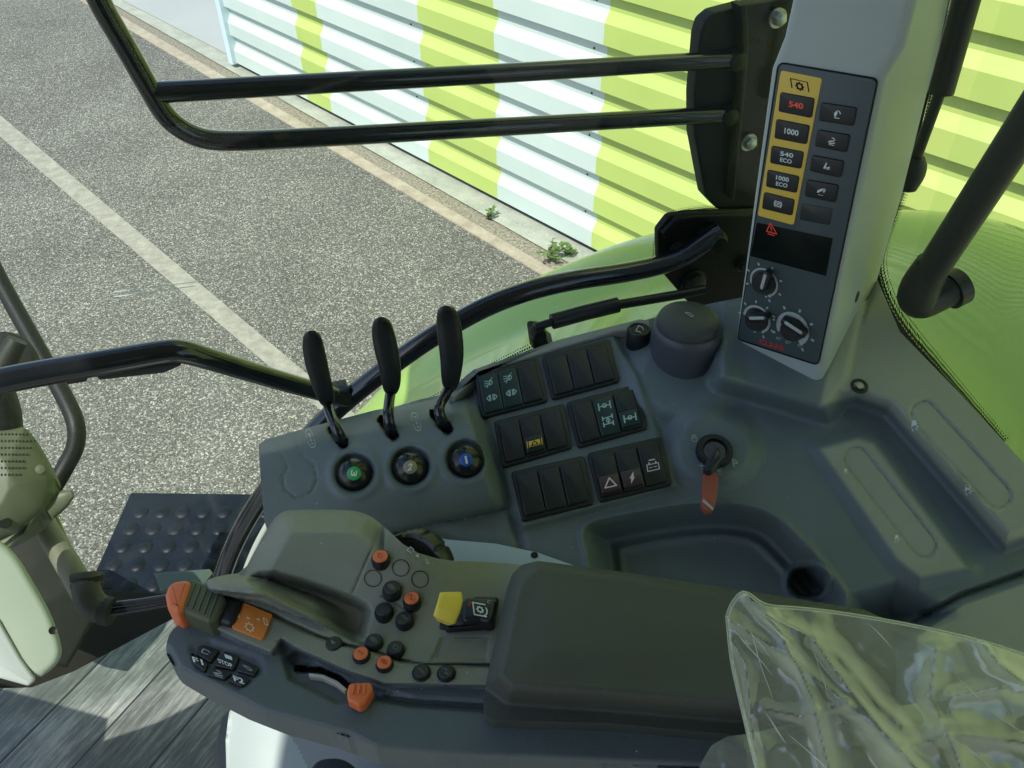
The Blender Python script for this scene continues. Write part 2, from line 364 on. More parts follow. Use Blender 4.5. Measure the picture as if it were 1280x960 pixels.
ICON['beacon'] = ribbon(box2(-.9,-.7,.9,.7), .16, True)+ribbon(arc(0,-.1,.35,0,360), .16)+ribbon([(-.7,-.4),(.7,-.4)], .14)+ribbon([(0,.35),(0,.6)], .1)
ICON['imp_a'] = [[(-.55,-.6),(-.75,.1),(-.15,.9),(.0,.3),(-.25,-.5)]]+ribbon([(-.5,-.8),(.5,-.8)], .18)+ribbon(arc(-.1,.1,.7,75,5), .2)
ICON['imp_b'] = [[(-.9,-.5),(-.7,-.1),(.3,.2),(.5,0)], [(-.7,-.6),(.7,-.25),(.8,-.5),(-.5,-.8)]]+ribbon(arc(0,.1,.6,10,100), .2)+ribbon([(-.6,-.95),(.6,-.95)], .14)
ICON['imp_c'] = [[(-.7,-.6),(-.2,.95),(.05,.8),(-.2,-.7)]]+ribbon([(.0,-.3),(.8,-.1)], .18)+ribbon([(.1,-.6),(.9,-.5)], .18)+ribbon([(.6,0),(.3,-.7)], .2)
ICON['imp_d'] = [[(-.95,-.5),(-.85,0),(.2,.7),(.3,.2),(-.6,-.5)]]+ribbon(arc(.65,.35,.28,0,360), .18)+[[(.5,.0),(.9,.1),(.7,-.4)]]+ribbon([(-.6,-.95),(.6,-.95)], .1)
ICON['brake'] = ribbon(arc(0,0,.6,0,360), .18)+ribbon(arc(0,0,.92,130,230), .2)+ribbon(arc(0,0,.92,-50,50), .2)+ribbon([(-.25,-.25),(.25,.25)], .16)+ribbon([(-.25,.2),(.2,.2)], .14)+ribbon([(0,.25),(0,-.3)], .14)
ICON['hook'] = ribbon([(-.6,-.5),(-.2,.6),(.6,.5),(.8,.1)], .2)+ribbon([(-.6,-.6),(.4,-.6)], .2)
ICON['line'] = ribbon([(-.7,.4),(.1,.4),(.7,-.3),(.2,-.5)], .16, True)
ICON['loop'] = ribbon(arc(0,0,.55,20,300), .2)+[[(.3,.1),(.9,.1),(.6,.5)]]
ICON['ring'] = ribbon(arc(0,0,.75,0,360,20), .16)+ribbon(arc(0,0,.3,0,360), .2)
ICON['i'] = ribbon([(0,.6),(0,-.6)], .24)+ribbon([(-.4,.6),(.4,.6)], .2)+ribbon([(-.4,-.6),(.4,-.6)], .2)+ribbon(arc(0,0,.95,0,360,20), .1)
ICON['play'] = [[(-.6,.6),(-.6,-.6),(.6,0)]]
ICON['dots'] = [box2(-.15,.6,.15,.9), box2(-.15,0,.15,.3), box2(-.4,-.7,.3,-.4)]
ICON['foot'] = [[(-.4,.9),(.2,1),(.5,.4),(.2,-.1),(-.1,0),(-.6,-.4),(-.5,.3)]]+ribbon([(.4,-.1),(.7,-.3)], .25)+ribbon([(.2,-.5),(.5,-.7)], .22)+ribbon([(-.4,-.6),(-.2,-1)], .22)
ICON['plus'] = ribbon([(-.9,0),(.9,0)], .26)+ribbon([(0,.9),(0,-.9)], .26)
ICON['glow'] = ribbon(arc(0,-.1,.75,0,360,6), .2)+ribbon([(-.4,.8),(.4,.8)], .18)+ribbon(arc(0,-.15,.3,20,160), .2)
ICON['block'] = [box2(-.9,-.6,.9,.6)]
def mark(mb, geom, c, rx, ry, pl, h, m):
    """geom = list of polygons in unit coords; rx, ry = pixel vectors for +x and +y"""
    if isinstance(geom, str): geom = ICON[geom]
    for k, poly in enumerate(geom):
        vs = [mb.v(pl.hit(c[0]+q[0]*rx[0]+q[1]*ry[0], c[1]+q[0]*rx[1]+q[1]*ry[1], h + k*2e-6)) for q in poly]
        mb.face(vs, m)
TXT = {}
def textgeom(s):
    if s in TXT: return TXT[s]
    cu = bpy.data.curves.new('t', 'FONT'); cu.body = s; cu.size = 1; cu.align_x = 'CENTER'; cu.align_y = 'CENTER'; cu.offset = .025; cu.resolution_u = 3
    o = bpy.data.objects.new('t', cu); COL.objects.link(o)
    dg = bpy.context.evaluated_depsgraph_get(); me = bpy.data.meshes.new_from_object(o.evaluated_get(dg))
    P = [tuple(v.co[:2]) for v in me.vertices]
    xs = [q[0] for q in P]; ys = [q[1] for q in P]; cx = (min(xs)+max(xs))/2; cy = (min(ys)+max(ys))/2; hw = (max(xs)-min(xs))/2; hh = (max(ys)-min(ys))/2
    P = [((x-cx)/hw, (y-cy)/hh) for x, y in P]
    g = [[P[i] for i in f.vertices] for f in me.polygons]
    bpy.data.objects.remove(o); bpy.data.curves.remove(cu); bpy.data.meshes.remove(me)
    TXT[s] = g; return g
def text(mb, s, c, rx, ry, pl, h, m):
    for poly in textgeom(s):
        vs = [mb.v(pl.hit(c[0]+q[0]*rx[0]+q[1]*ry[0], c[1]+q[0]*rx[1]+q[1]*ry[1], h)) for q in poly]
        mb.face(vs, m)
# sculpted shells: a relief over a plane
def sdpoly(P, X, Y):
    """signed distance (px), negative inside; also nearest boundary point"""
    P = np.array(P, float); n = len(P); D = np.full(X.shape, 1e18); ins = np.zeros(X.shape, bool); NX = np.zeros(X.shape); NY = np.zeros(X.shape)
    for i in range(n):
        ax, ay = P[i]; bx, by = P[(i+1) % n]; ex, ey = bx-ax, by-ay
        L2 = ex*ex+ey*ey+1e-12; t = np.clip(((X-ax)*ex+(Y-ay)*ey)/L2, 0, 1)
        qx = ax+ex*t; qy = ay+ey*t; d = (X-qx)**2+(Y-qy)**2; k = d < D
        D = np.where(k, d, D); NX = np.where(k, qx, NX); NY = np.where(k, qy, NY)
        c = ((ay > Y) != (by > Y))
        if abs(ey) > 1e-12: ins ^= (c & (X < ex*(Y-ay)/ey+ax))
    D = np.sqrt(D); return np.where(ins, -D, D), NX, NY
def sd(P, X, Y): return sdpoly(P, X, Y)[0]
def sdline(P, X, Y):
    D = np.full(X.shape, 1e18)
    for (ax, ay), (bx, by) in zip(P, P[1:]):
        ex, ey = bx-ax, by-ay; t = np.clip(((X-ax)*ex+(Y-ay)*ey)/(ex*ex+ey*ey+1e-12), 0, 1)
        D = np.minimum(D, np.hypot(X-ax-ex*t, Y-ay-ey*t))
    return D
def sm(x, a, b):
    t = np.clip((x-a)/(b-a), 0, 1); return t*t*(3-2*t)
def up_(P, X, Y, w, off=0): return 1-sm(sd(P, X, Y), -w+off, off)      # 1 inside, 0 outside, ramp w px inside the outline
def sculpt(outline, pl, hf, step, m, mf=None, skirt=.05, name='x', parent=None, label=None, smooth=50, sdir=None, tone=None):
    xs = [q[0] for q in outline]; ys = [q[1] for q in outline]
    gx = np.arange(min(xs)-step, max(xs)+2*step, step); gy = np.arange(min(ys)-step, max(ys)+2*step, step)
    X, Y = np.meshgrid(gx, gy); D, NX, NY = sdpoly(outline, X, Y)
    k = np.abs(D) < step*.72; X = np.where(k, NX, X); Y = np.where(k, NY, Y); ok = (D < 0) | k
    H = hf(X, Y)
    MI = mf(X, Y) if mf else None
    mb = MB(); vs = {}; TN = tone(X, Y) if tone else None; lay = mb.bm.verts.layers.float.new('tone') if tone else None
    n = pl.n; o = pl.o
    hh, ww = X.shape
    for j in range(hh-1):
        for i in range(ww-1):
            if not (ok[j, i] and ok[j, i+1] and ok[j+1, i] and ok[j+1, i+1]): continue
            if k[j,i] and k[j,i+1] and k[j+1,i] and k[j+1,i+1] and D[j:j+2, i:i+2].mean() > 0: continue
            q = []
            for jj, ii in ((j+1, i), (j+1, i+1), (j, i+1), (j, i)):
                if (jj, ii) not in vs: 
                    vs[(jj, ii)] = mb.v(pl.hit(float(X[jj, ii]), float(Y[jj, ii]), float(H[jj, ii])))
                    if lay: vs[(jj, ii)][lay] = float(TN[jj, ii])
                q.append(vs[(jj, ii)])
            mm = m if MI is None else m[int(round(float(np.median([MI[j, i], MI[j, i+1], MI[j+1, i], MI[j+1, i+1]]))))]
            mb.face(q, mm)
    bmesh.ops.remove_doubles(mb.bm, verts=mb.bm.verts, dist=1e-5)
    if skirt:
        be = [e for e in mb.bm.edges if e.is_boundary]
        g = bmesh.ops.extrude_edge_only(mb.bm, edges=be)
        d = sdir or V((0,0,-1))
        bmesh.ops.translate(mb.bm, verts=[q for q in g['geom'] if isinstance(q, bmesh.types.BMVert)], vec=V(d)*skirt)
    ob = mb.build(name, parent, label, smooth, recalc=False)
    return ob

def tone_blend(name, c0, c1):
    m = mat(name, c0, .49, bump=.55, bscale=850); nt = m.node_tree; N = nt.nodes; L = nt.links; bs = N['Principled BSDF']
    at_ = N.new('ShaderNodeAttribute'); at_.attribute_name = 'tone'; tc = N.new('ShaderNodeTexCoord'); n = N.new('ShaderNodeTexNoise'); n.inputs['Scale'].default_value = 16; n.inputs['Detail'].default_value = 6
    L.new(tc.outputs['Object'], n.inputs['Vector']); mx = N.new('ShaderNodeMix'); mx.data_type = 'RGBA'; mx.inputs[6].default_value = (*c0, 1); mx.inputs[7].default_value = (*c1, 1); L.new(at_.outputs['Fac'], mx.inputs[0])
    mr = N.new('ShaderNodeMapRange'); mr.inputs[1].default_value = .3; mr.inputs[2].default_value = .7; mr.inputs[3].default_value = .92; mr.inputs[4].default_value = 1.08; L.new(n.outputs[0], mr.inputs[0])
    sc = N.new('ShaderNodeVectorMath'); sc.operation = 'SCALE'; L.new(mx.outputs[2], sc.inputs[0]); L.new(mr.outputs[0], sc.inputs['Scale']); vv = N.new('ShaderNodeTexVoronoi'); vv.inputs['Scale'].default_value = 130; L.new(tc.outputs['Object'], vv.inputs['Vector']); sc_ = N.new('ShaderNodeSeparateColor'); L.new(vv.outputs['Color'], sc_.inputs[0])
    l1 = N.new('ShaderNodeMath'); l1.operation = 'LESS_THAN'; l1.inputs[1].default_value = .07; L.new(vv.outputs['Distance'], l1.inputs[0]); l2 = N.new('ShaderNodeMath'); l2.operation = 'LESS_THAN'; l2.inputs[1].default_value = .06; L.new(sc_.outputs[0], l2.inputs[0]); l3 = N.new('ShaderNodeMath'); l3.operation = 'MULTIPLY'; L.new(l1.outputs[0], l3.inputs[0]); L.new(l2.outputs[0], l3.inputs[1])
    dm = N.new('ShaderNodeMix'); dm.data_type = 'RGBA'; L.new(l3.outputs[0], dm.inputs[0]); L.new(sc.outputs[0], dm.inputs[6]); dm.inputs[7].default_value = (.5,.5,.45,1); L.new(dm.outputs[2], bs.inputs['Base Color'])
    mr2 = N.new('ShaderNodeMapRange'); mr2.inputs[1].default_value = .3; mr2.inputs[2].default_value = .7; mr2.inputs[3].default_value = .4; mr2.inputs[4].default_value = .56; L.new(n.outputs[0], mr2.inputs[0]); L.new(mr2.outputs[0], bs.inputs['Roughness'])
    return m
CONSM = tone_blend('light_tinted_console', (.135,.172,.18), (.34,.365,.29)); ARMM = tone_blend('slate_olive_armrest', (.095,.12,.13), (.215,.23,.18))

def creasem(nt, N, L, b):
    out = N['Material Output']; b.inputs['Base Color'].default_value = (.95,.96,.88,1); b.inputs['Roughness'].default_value = .2
    tl = N.new('ShaderNodeBsdfTranslucent'); tl.inputs[0].default_value = (.95,.97,.85,1); t = N.new('ShaderNodeBsdfTransparent')
    m1 = N.new('ShaderNodeMixShader'); m1.inputs[0].default_value = .4; L.new(b.outputs[0], m1.inputs[1]); L.new(tl.outputs[0], m1.inputs[2])
    m2 = N.new('ShaderNodeMixShader'); m2.inputs[0].default_value = .5; L.new(m1.outputs[0], m2.inputs[1]); L.new(t.outputs[0], m2.inputs[2]); L.new(m2.outputs[0], out.inputs[0])
CREASE = nodes_mat('film_crease', creasem)
# ================================================================== OUTSIDE
Z = V((0,0,1))
def gh(x, y, h=0): return GROUND.hit(x, y, h)
mb = MB(); g = 400
mb.face([mb.v((x, y, 0)) for x, y in ((-g,-g),(g,-g),(g,g),(-g,g))], ASPH)
tag(mb.build('ground'), 'grey asphalt yard speckled with pale stone chips', kind='structure')
bA = gh(400,137); bB = gh(743,317); WD = (bB-bA).normalized(); WN = V((-WD.y, WD.x, 0))
if WN.dot(CP-bA) < 0: WN = -WN
def strip(name, a0, a1, b0, b1, z, m, label, e0=12, e1=6, thick=0):
    A0, A1, B0, B1 = gh(*a0), gh(*a1), gh(*b0), gh(*b1); d = (A1-A0).normalized(); d2 = (B1-B0).normalized()
    P = [A0-d*e0, A1+d*e1, B1+d2*e1, B0-d2*e0]; mb = MB()
    top = [mb.v(V((q.x, q.y, z))) for q in P]; mb.face(top, m)
    if thick:
        lo = [mb.v(V((q.x, q.y, z-thick))) for q in P]
        for k in range(4): mb.face((top[k], top[(k+1)%4], lo[(k+1)%4], lo[k]), m)
    return tag(mb.build(name), label, kind='structure')
strip('painted_line', (0,171), (328,451), (0,144), (390,473), .004, PAINT, 'worn white line painted across the asphalt', 8, 1.2)
strip('kerb', (407,184), (674,343), (428,184), (686,336), .012, KERBM, 'flush pinkish kerb stone edging the asphalt', 12, 5, .01)
strip('grit_strip', (428,184), (686,336), (454,184), (707,328), .006, DIRT, 'dark grit gathered along the kerb', 12, 5)
mb = MB()
c0, c1 = gh(452,184), gh(706,329); dk = (c1-c0).normalized()
P = [c0-dk*14, c1+dk*6, c1+dk*6-WN*1.6, c0-dk*14-WN*1.6]
mb.face([mb.v(V((q.x, q.y, .018))) for q in P], CONC)
tag(mb.build('pavement'), 'pale concrete apron along the foot of the clad wall', kind='structure')
mb = MB(); k0 = gh(298,84)
P = [k0-WN*.06, k0-WN*.06-WD*25, k0-WN*18-WD*25, k0-WN*18]
mb.face([mb.v(V((q.x, q.y, .024))) for q in P], mat('light_concrete', (.36,.38,.37), .8, var=.06, vscale=.8))
tag(mb.build('concrete_yard'), 'light grey concrete yard beyond the building corner', kind='structure')
# ---- clad building
bld = thing('clad_building', bA, 'long industrial building clad in horizontal white and lime green corrugated sheet', 'building')
def onwall(x, y): # param along the wall of the base pixel
    P = gh(x, y); return (P-bA).dot(WD)
s_of = lambda x: onwall(x, 137+.525*(x-400))
cuts = [(s_of(300), 'w'), (s_of(391), 'g'), (s_of(421), 'w'), (s_of(542), 'g'), (s_of(627), 'w'), (s_of(743), 'g'), (s_of(743)+9, None)]
prof = [(.035,.06)]
z = .06; PERIOD = .235
while z < 8.2:
    prof += [(.035, z+.105), (0, z+.16), (0, z+.218), (.035, z+.235)]; z += PERIOD
for (sa, c), (sb, _) in zip(cuts, cuts[1:]):
    m = WALLW if c == 'w' else WALLG; mb = MB()
    ra = [bA + WD*sa + WN*o + Z*h for o, h in prof]; rb = [bA + WD*sb + WN*o + Z*h for o, h in prof]
    va = [mb.v(q) for q in ra]; vb = [mb.v(q) for q in rb]
    for k in range(len(va)-1): mb.face((va[k], vb[k], vb[k+1], va[k+1]), m)
    o = mb.build('cladding_panel', bld, {'w':'white corrugated cladding', 'g':'lime green corrugated cladding'}[c], smooth=15)
mb = MB()
def boxw(mb, s0, s1, o0, o1, z0, z1, m):
    P = [bA+WD*s+WN*o for s, o in ((s0,o0),(s1,o0),(s1,o1),(s0,o1))]
    mb.rings([[q+Z*z0 for q in P], [q+Z*z1 for q in P]], m)
boxw(mb, cuts[0][0], cuts[-1][0], -.3, -.02, 0, 8.3, mat('plinth', (.06,.065,.055), .8)); mb.build('base_wall', bld)
mb = MB(); boxw(mb, cuts[0][0]-.05, cuts[0][0]+.03, -.3, .07,   .05, 8.3, mat('corner_trim_white', (.55,.68,.72), .35)); mb.build('corner_trim', bld)
mb = MB()
for sx in (s_of(534), s_of(737)-.0):
    for k in range(30):
        zc = .06+.19+PERIOD*k; c = bA+WD*(sx-.05)+WN*.0+Z*zc
        lathe(mb, c, WN, [(.006,0),(.006,.003),(.003,.006)], DARK, 8)
mb.build('cladding_screws', bld)['kind'] = 'stuff'
# ---- weeds
def weed(px, py, hgt, n, label):
    base = gh(px, py); root = thing('weed', base, label, 'plant', 'weeds growing at the foot of the wall'); random.seed(px)
    st = MB(); lf = MB()
    for k in range(n):
        a = random.uniform(0, 6.28); sp = random.uniform(.3, 1.0)*hgt; hh = random.uniform(.5, 1)*hgt
        P = [base, base+V((math.cos(a)*sp*.3, math.sin(a)*sp*.3, hh*.6)), base+V((math.cos(a)*sp, math.sin(a)*sp, hh))]
        tube(st, P, .0025, STEM, 5, 2)
        for j in range(9):
            q = random.uniform(.25, 1); c = P[0].lerp(P[1], q*2) if q < .5 else P[1].lerp(P[2], q*2-1)
            L = random.uniform(.018, .04); b = random.uniform(0, 6.28); d = V((math.cos(b), math.sin(b), random.uniform(-.2,.6)))*L; s = V((-math.sin(b), math.cos(b), .2))*L*.4
            vs = [lf.v(c), lf.v(c+d*.5+s), lf.v(c+d), lf.v(c+d*.5-s)]; lf.face(vs, LEAF)
    st.build('stem', root); lf.build('leaves', root)
weed(688, 326, .13, 9, 'leafy green weed growing out of the kerb joint nearest the tractor')
weed(608, 275, .09, 4, 'thin dry weed at the kerb joint halfway along the concrete apron')
weed(712, 322, .06, 4, 'small low weed beside the larger green one on the concrete')
# ---- green mudguard
E = [(380,600,1.75),(500,470,1.6),(600,386,1.55),(743,318,1.5),(830,291,1.48),(960,268,1.45),(1110,261,1.42),(1210,265,1.4),(1290,288,1.38),(1420,350,1.3)]
I = [(330,690,1.5),(440,570,1.35),(560,500,1.25),(650,460,1.2),(760,420,1.18),(900,410,1.15),(1060,430,1.15),(1170,570,1.1),(1290,730,1.05),(1420,880,.98)]
E = chaik(E, 3, False); I = chaik(I, 3, False)
fe = thing('rear_mudguard', at(1200,450,1.3), 'glossy green rear mudguard curving beneath the side windows', 'mudguard')
mb = MB(); rows = []
for e, i in zip(E, I):
    a = at(*e); b = at(*i); row = []
    for k in range(17):
        t = k/16; q = a.lerp(b, t); q = q + Z*(.05*math.sin(math.pi*min(1, t*1.6))*(1-t)); row.append(q)
    a2 = a + V((0,.012,-.012)); rows.append([a2+V((0,0,-.09)), a2, a+V((0,.003,-.002))] + row)
rv = [[mb.v(q) for q in rw] for rw in rows]
for A, B in zip(rv, rv[1:]):
    for k in range(len(A)-1): mb.face((A[k], A[k+1], B[k+1], B[k]), FEND)
mb.build('guard_shell', fe, recalc=True)
# ================================================================== CAB GLASS AND FRAMES
VG = PL((0,.78,CAMZ), (.33,-.944,0))
VG = PL(VG.o, VG.n if VG.n.dot(CP-VG.o) > 0 else -VG.n)
PC = PL(at(715,540,.84), (0,-math.sin(R(17)),math.cos(R(17))))
PA = PL((0,0,CAMZ-.52), (0,0,1))
q0, q1 = PC.hit(1112,345), PC.hit(1275,600); dw = V(((q1-q0).x, (q1-q0).y, 0)).normalized(); nw = V((-dw.y, dw.x, 0))
if nw.dot(CP-q0) < 0: nw = -nw
VR = PL(q0-nw*.012, nw)
def vg(x, y, h=0): return VG.hit(x, y, h)
def vr(x, y, h=0): return VR.hit(x, y, h)
def pane(name, pts, n, label, t=.004):
    mb = MB(); mb.rings([pts, [q-n*t for q in pts]], GLASS); o = mb.build(name); tag(o, label, 'window pane'); return o
yl = lambda x: .78+x*(.33/.944)
pts = [V((x, yl(x), zz)) for x, zz in ((-.75,CAMZ-1.05),(.34,CAMZ-1.05),(.34,CAMZ+.42),(-.75,CAMZ+.42))]
gl = pane('side_window', pts, VG.n, 'large clear side window pane between the levers and the asphalt')
mb = MB()
for y0, y1 in ((364,352),(370,357)):
    mb.face([mb.v(vg(x, y, .0006)) for x, y in ((143,y0),(245,y1),(245,y1+.8),(190,y0-4.6),(143,y0+1.4))], mat('glass_scratch', (.75,.85,.8), .4))
mb.build('scratch', gl)
P0 = vr(1106,420); P1 = vr(1400,760); dd = V(((P1-P0).x, (P1-P0).y, 0)).normalized()
P0 = V((P0.x, P0.y, 0)); pts = [P0+Z*(CAMZ-.62), P0+dd*.9+Z*(CAMZ-.62), P0+dd*.9+Z*(CAMZ+.42), P0+Z*(CAMZ+.42)]
gr = pane('rear_quarter_window', pts, VR.n, 'clear rear quarter window pane right of the control pillar, above the green mudguard')
def frit(pl, inner, outer, h, parent, pitch=.0042, name='dotted_border'):
    """black border strip, dots break up towards the outer edge"""
    A = chaik(inner, 2, False); B = chaik(outer, 2, False); mb = MB(); uv = mb.bm.loops.layers.uv.new('UVMap')
    PA_ = [pl.hit(x, y, h) for x, y in A]; PB_ = [pl.hit(x, y, h) for x, y in B]; s = 0; S_ = [0]
    for a, b in zip(PB_, PB_[1:]): s += (b-a).length; S_.append(s)
    va = [mb.v(q) for q in PA_]; vb = [mb.v(q) for q in PB_]
    for k in range(len(va)-1):
        f = mb.face((va[k], va[k+1], vb[k+1], vb[k]), FRIT)
        if f:
            for lp, (uu, vv) in zip(f.loops, ((S_[k]/pitch,0),(S_[k+1]/pitch,0),(S_[k+1]/pitch,1),(S_[k]/pitch,1))): lp[uv].uv = (uu, vv)
    return mb.build(name, parent, recalc=False)
frit(VG, [(500,536),(560,504),(600,478),(640,458),(668,446)], [(490,522),(550,488),(592,464),(635,441),(664,427)], -.004, gl, .0032)
frit(VR, [(1186,-30),(1158,110),(1126,238),(1096,326),(1090,350),(1120,420),(1196,498),(1250,556)], [(1207,-30),(1175,110),(1139,238),(1114,296),(1108,330),(1121,372),(1156,420),(1262,548)], .002, gr, .0034)
# corner frit around hinge plate
frit(VG, [(845,330),(830,300),(838,275),(870,266),(940,262)], [(812,345),(816,290),(828,266),(862,256),(940,253)], .001, gl, .0032)
# ---- door frame tube
fr = thing('window_frame_tube', vg(560,410,.03), 'curved glossy black frame tube sweeping behind the levers to the hinge', 'window frame')
mb = MB(); tube(mb, [vg(x, y, .03) for x, y in ((262,800),(276,725),(296,672),(330,615),(385,545),(436,497),(500,448),(560,408),(625,374),(700,352),(790,340),(850,325),(885,300),(900,292))], .0112, GLOSS); mb.build('frame_tube', fr)
mb = MB(); P = vg(893,300,.03); lathe(mb, P-VG.n*.02, VG.n, [(.01,0),(.0135,.004),(.0135,.026),(.009,.033),(0.001,.034)], DARK, 20); mb.build('hinge_pin', fr)
mb = MB(); tube(mb, [vg(x, y, .036) for x, y in ((300,735),(312,700),(326,670),(350,630))], .004, mat('seal_pale', (.35,.4,.36), .5)); mb.build('seal_strip', fr)
mb = MB(); pillow(mb, [(395,497),(436,488),(448,505),(430,512)], VG, .02, .04, GLOSS, .003); mb.build('weld_gusset', fr)
# ---- grab rail left
gb = thing('grab_rail', vg(210,445,.08), 'glossy black bent grab rail running from the left edge to the window frame', 'grab rail')
mb = MB(); tube(mb, [vg(x, y, h) for x, y, h in ((-60,490,.11),(30,470,.1),(120,455,.09),(200,440,.08),(226,438,.08),(260,448,.075),(340,473,.05),(436,500,.032))], [.0112,.0112,.0112,.011,.011,.0105,.01,.0095], GLOSS, sub=3); mb.build('rail_tube', gb)
mb = MB(); pillow(mb, [(118,470),(228,452),(226,458),(205,467),(125,476)], VG, .075, .088, BLACK, .002); pillow(mb, [(80,476),(112,470),(108,478),(84,482)], VG, .08, .092, BLACK, .002); mb.build('latch_strip', gb)
# ---- outer guard
og = thing('window_guard', vg(540,130,-.08), 'black tubular guard outside the window with two long bars', 'window guard')
mb = MB(); tube(mb, [vg(x, y, -.09) for x, y in ((100,-60),(122,0),(158,60),(186,110),(208,148),(236,168),(268,177),(340,175),(600,160),(905,143))], .0098, GLOSS, sub=4); mb.build('bent_tube', og)
mb = MB(); tube(mb, [vg(x, y, -.09) for x, y in ((192,116),(400,104),(640,91),(916,74))], .0098, GLOSS, sub=2); mb.build('cross_bar', og)
for x, y in ((918,74),(908,143)): mb = MB(); lathe(mb, vg(x, y, -.09), VG.n, [(.012,-.012),(.013,.0),(.01,.012),(.002,.014)], DARK, 14); mb.build('weld_boss', og)
mb = MB(); pillow(mb, [(875,45),(880,28),(893,17),(927,8),(1010,-6),(1000,300),(935,262),(897,262),(882,246),(868,170),(868,120)], VG, -.115, -.095, DARK, .003, .01); mb.build('mounting_plate', og)
mb = MB(); pillow(mb, [(926,8),(934,6),(937,60),(925,190),(918,250),(914,250),(921,180),(930,60)], VG, -.1, -.08, DARK, .002); mb.build('plate_rib', og)
for x, y in ((971,22),(935,177)):
    mb = MB(); c = vg(x, y, -.09); lathe(mb, c, VG.n, [(.011,0),(.011,.003),(.0085,.003)], STEEL, 24); lathe(mb, c, VG.n, [(.008,0),(.008,.009),(.006,.011),(.001,.012)], STEEL, 6); mb.build('hex_bolt', og)
mb = MB(); lathe(mb, vg(948,52,-.09), VG.n, [(.003,0),(.003,.001)], HOLE, 12); mb.build('plate_hole', og)
# ---- hinge plate
hp = thing('hinge_plate', vg(880,330,0), 'black hinge plate below the guard bars, behind the round cup', 'hinge plate')
mb = MB(); pillow(mb, [(823,335),(822,288),(836,270),(865,266),(960,264),(980,430),(880,400),(855,372)], VG, .004, .012, DARK, .003, .008); mb.build('plate', hp)
mb = MB(); pillow(mb, [(828,292),(845,274),(870,270),(950,267),(950,271),(870,275),(850,280),(833,300)], VG, .012, .018, DARK, .002); mb.build('plate_edge', hp)
for x, y, q in ((929,329,.008),(866,352,.013),(846,311,.007)):
    mb = MB(); c = vg(x, y, .012); lathe(mb, c, VG.n, [(q*1.3,0),(q*1.3,.003),(q,.003),(q,.009),(q*.5,.011),(.001,.011)], mat('dull_steel', (.05,.055,.05), .4, metal=.6, bump=.3), 18); mb.build('plate_bolt', hp)
# ---- gas struts
gs = thing('gas_strut', vg(760,385,.06), 'black gas strut lying behind the switch panels with a ball joint at its left end', 'gas strut', 'gas struts of the windows')
mb = MB(); tube(mb, [vg(x, y, .055) for x, y in ((690,402),(730,391),(772,381))], .0088, BLACK, sub=0); mb.build('strut_cylinder', gs)
mb = MB(); tube(mb, [vg(x, y, .055) for x, y in ((772,381),(850,368),(880,362))], .0055, BLACK, sub=0); mb.build('piston_rod', gs)
mb = MB(); tube(mb, [vg(x, y, .055) for x, y in ((668,409),(692,402))], .0045, BLACK, sub=0); lathe(mb, vg(668,409,.045), VG.n, [(.001,0),(.007,.002),(.009,.01),(.007,.018),(.001,.02)], DARK, 16); mb.build('ball_joint', gs)
mb = MB(); pillow(mb, [(664,410),(684,412),(690,434),(668,440)], VG, .035, .05, DARK, .003, .004); pillow(mb, [(681,412),(689,418),(692,430),(685,428)], VG, .05, .054, STEEL, .001); mb.build('bracket', gs)
gs = thing('gas_strut', vr(1170,120,.04), 'slim black gas strut hanging beside the control pillar, ball end lowest', 'gas strut', 'gas struts of the windows')
mb = MB(); tube(mb, [vr(1224,-60,.03), vr(1176,116,.03)], [.0125,.0118], mat('strut_black', (.03,.032,.025), .5, bump=.3), sub=0); mb.build('strut_cylinder', gs)
mb = MB(); tube(mb, [vr(1177,110,.03), vr(1142,206,.03)], .0055, mat('strut_black'), sub=0); mb.build('piston_rod', gs)
mb = MB(); tube(mb, [vr(1146,196,.03), vr(1143,205,.03), vr(1137,220,.03), vr(1133,236,.03)], [.008,.013,.0145,.010], mat('strut_black'), sub=1); mb.build('ball_joint', gs)
# ---- grab handle right
gb = thing('interior_grab_bar', vr(1230,250,.05), 'thick dark grab handle with rubber elbow right of the control pillar', 'grab handle')
GH = mat('handle_rubber', (.035,.038,.028), .45, bump=.3, bscale=500)
mb = MB(); tube(mb, [vr(1325,90,.06), vr(1155,352,.05)], .0155, GH, n=24, sub=0); mb.build('handle_tube', gb)
mb = MB(); tube(mb, [vr(1167,330,.05), vr(1150,358,.05), vr(1146,378,.047), vr(1175,368,.025), vr(1196,358,.01)], [.0165,.0195,.02,.0165,.0165], GH, n=24, sub=3); mb.build('elbow', gb)
mb = MB(); a_, b_ = vr(1186,364,.018), vr(1200,357,.005); tube(mb, [a_, b_], .0195, BLACK, n=28, sub=0); mb.build('end_ring', gb)
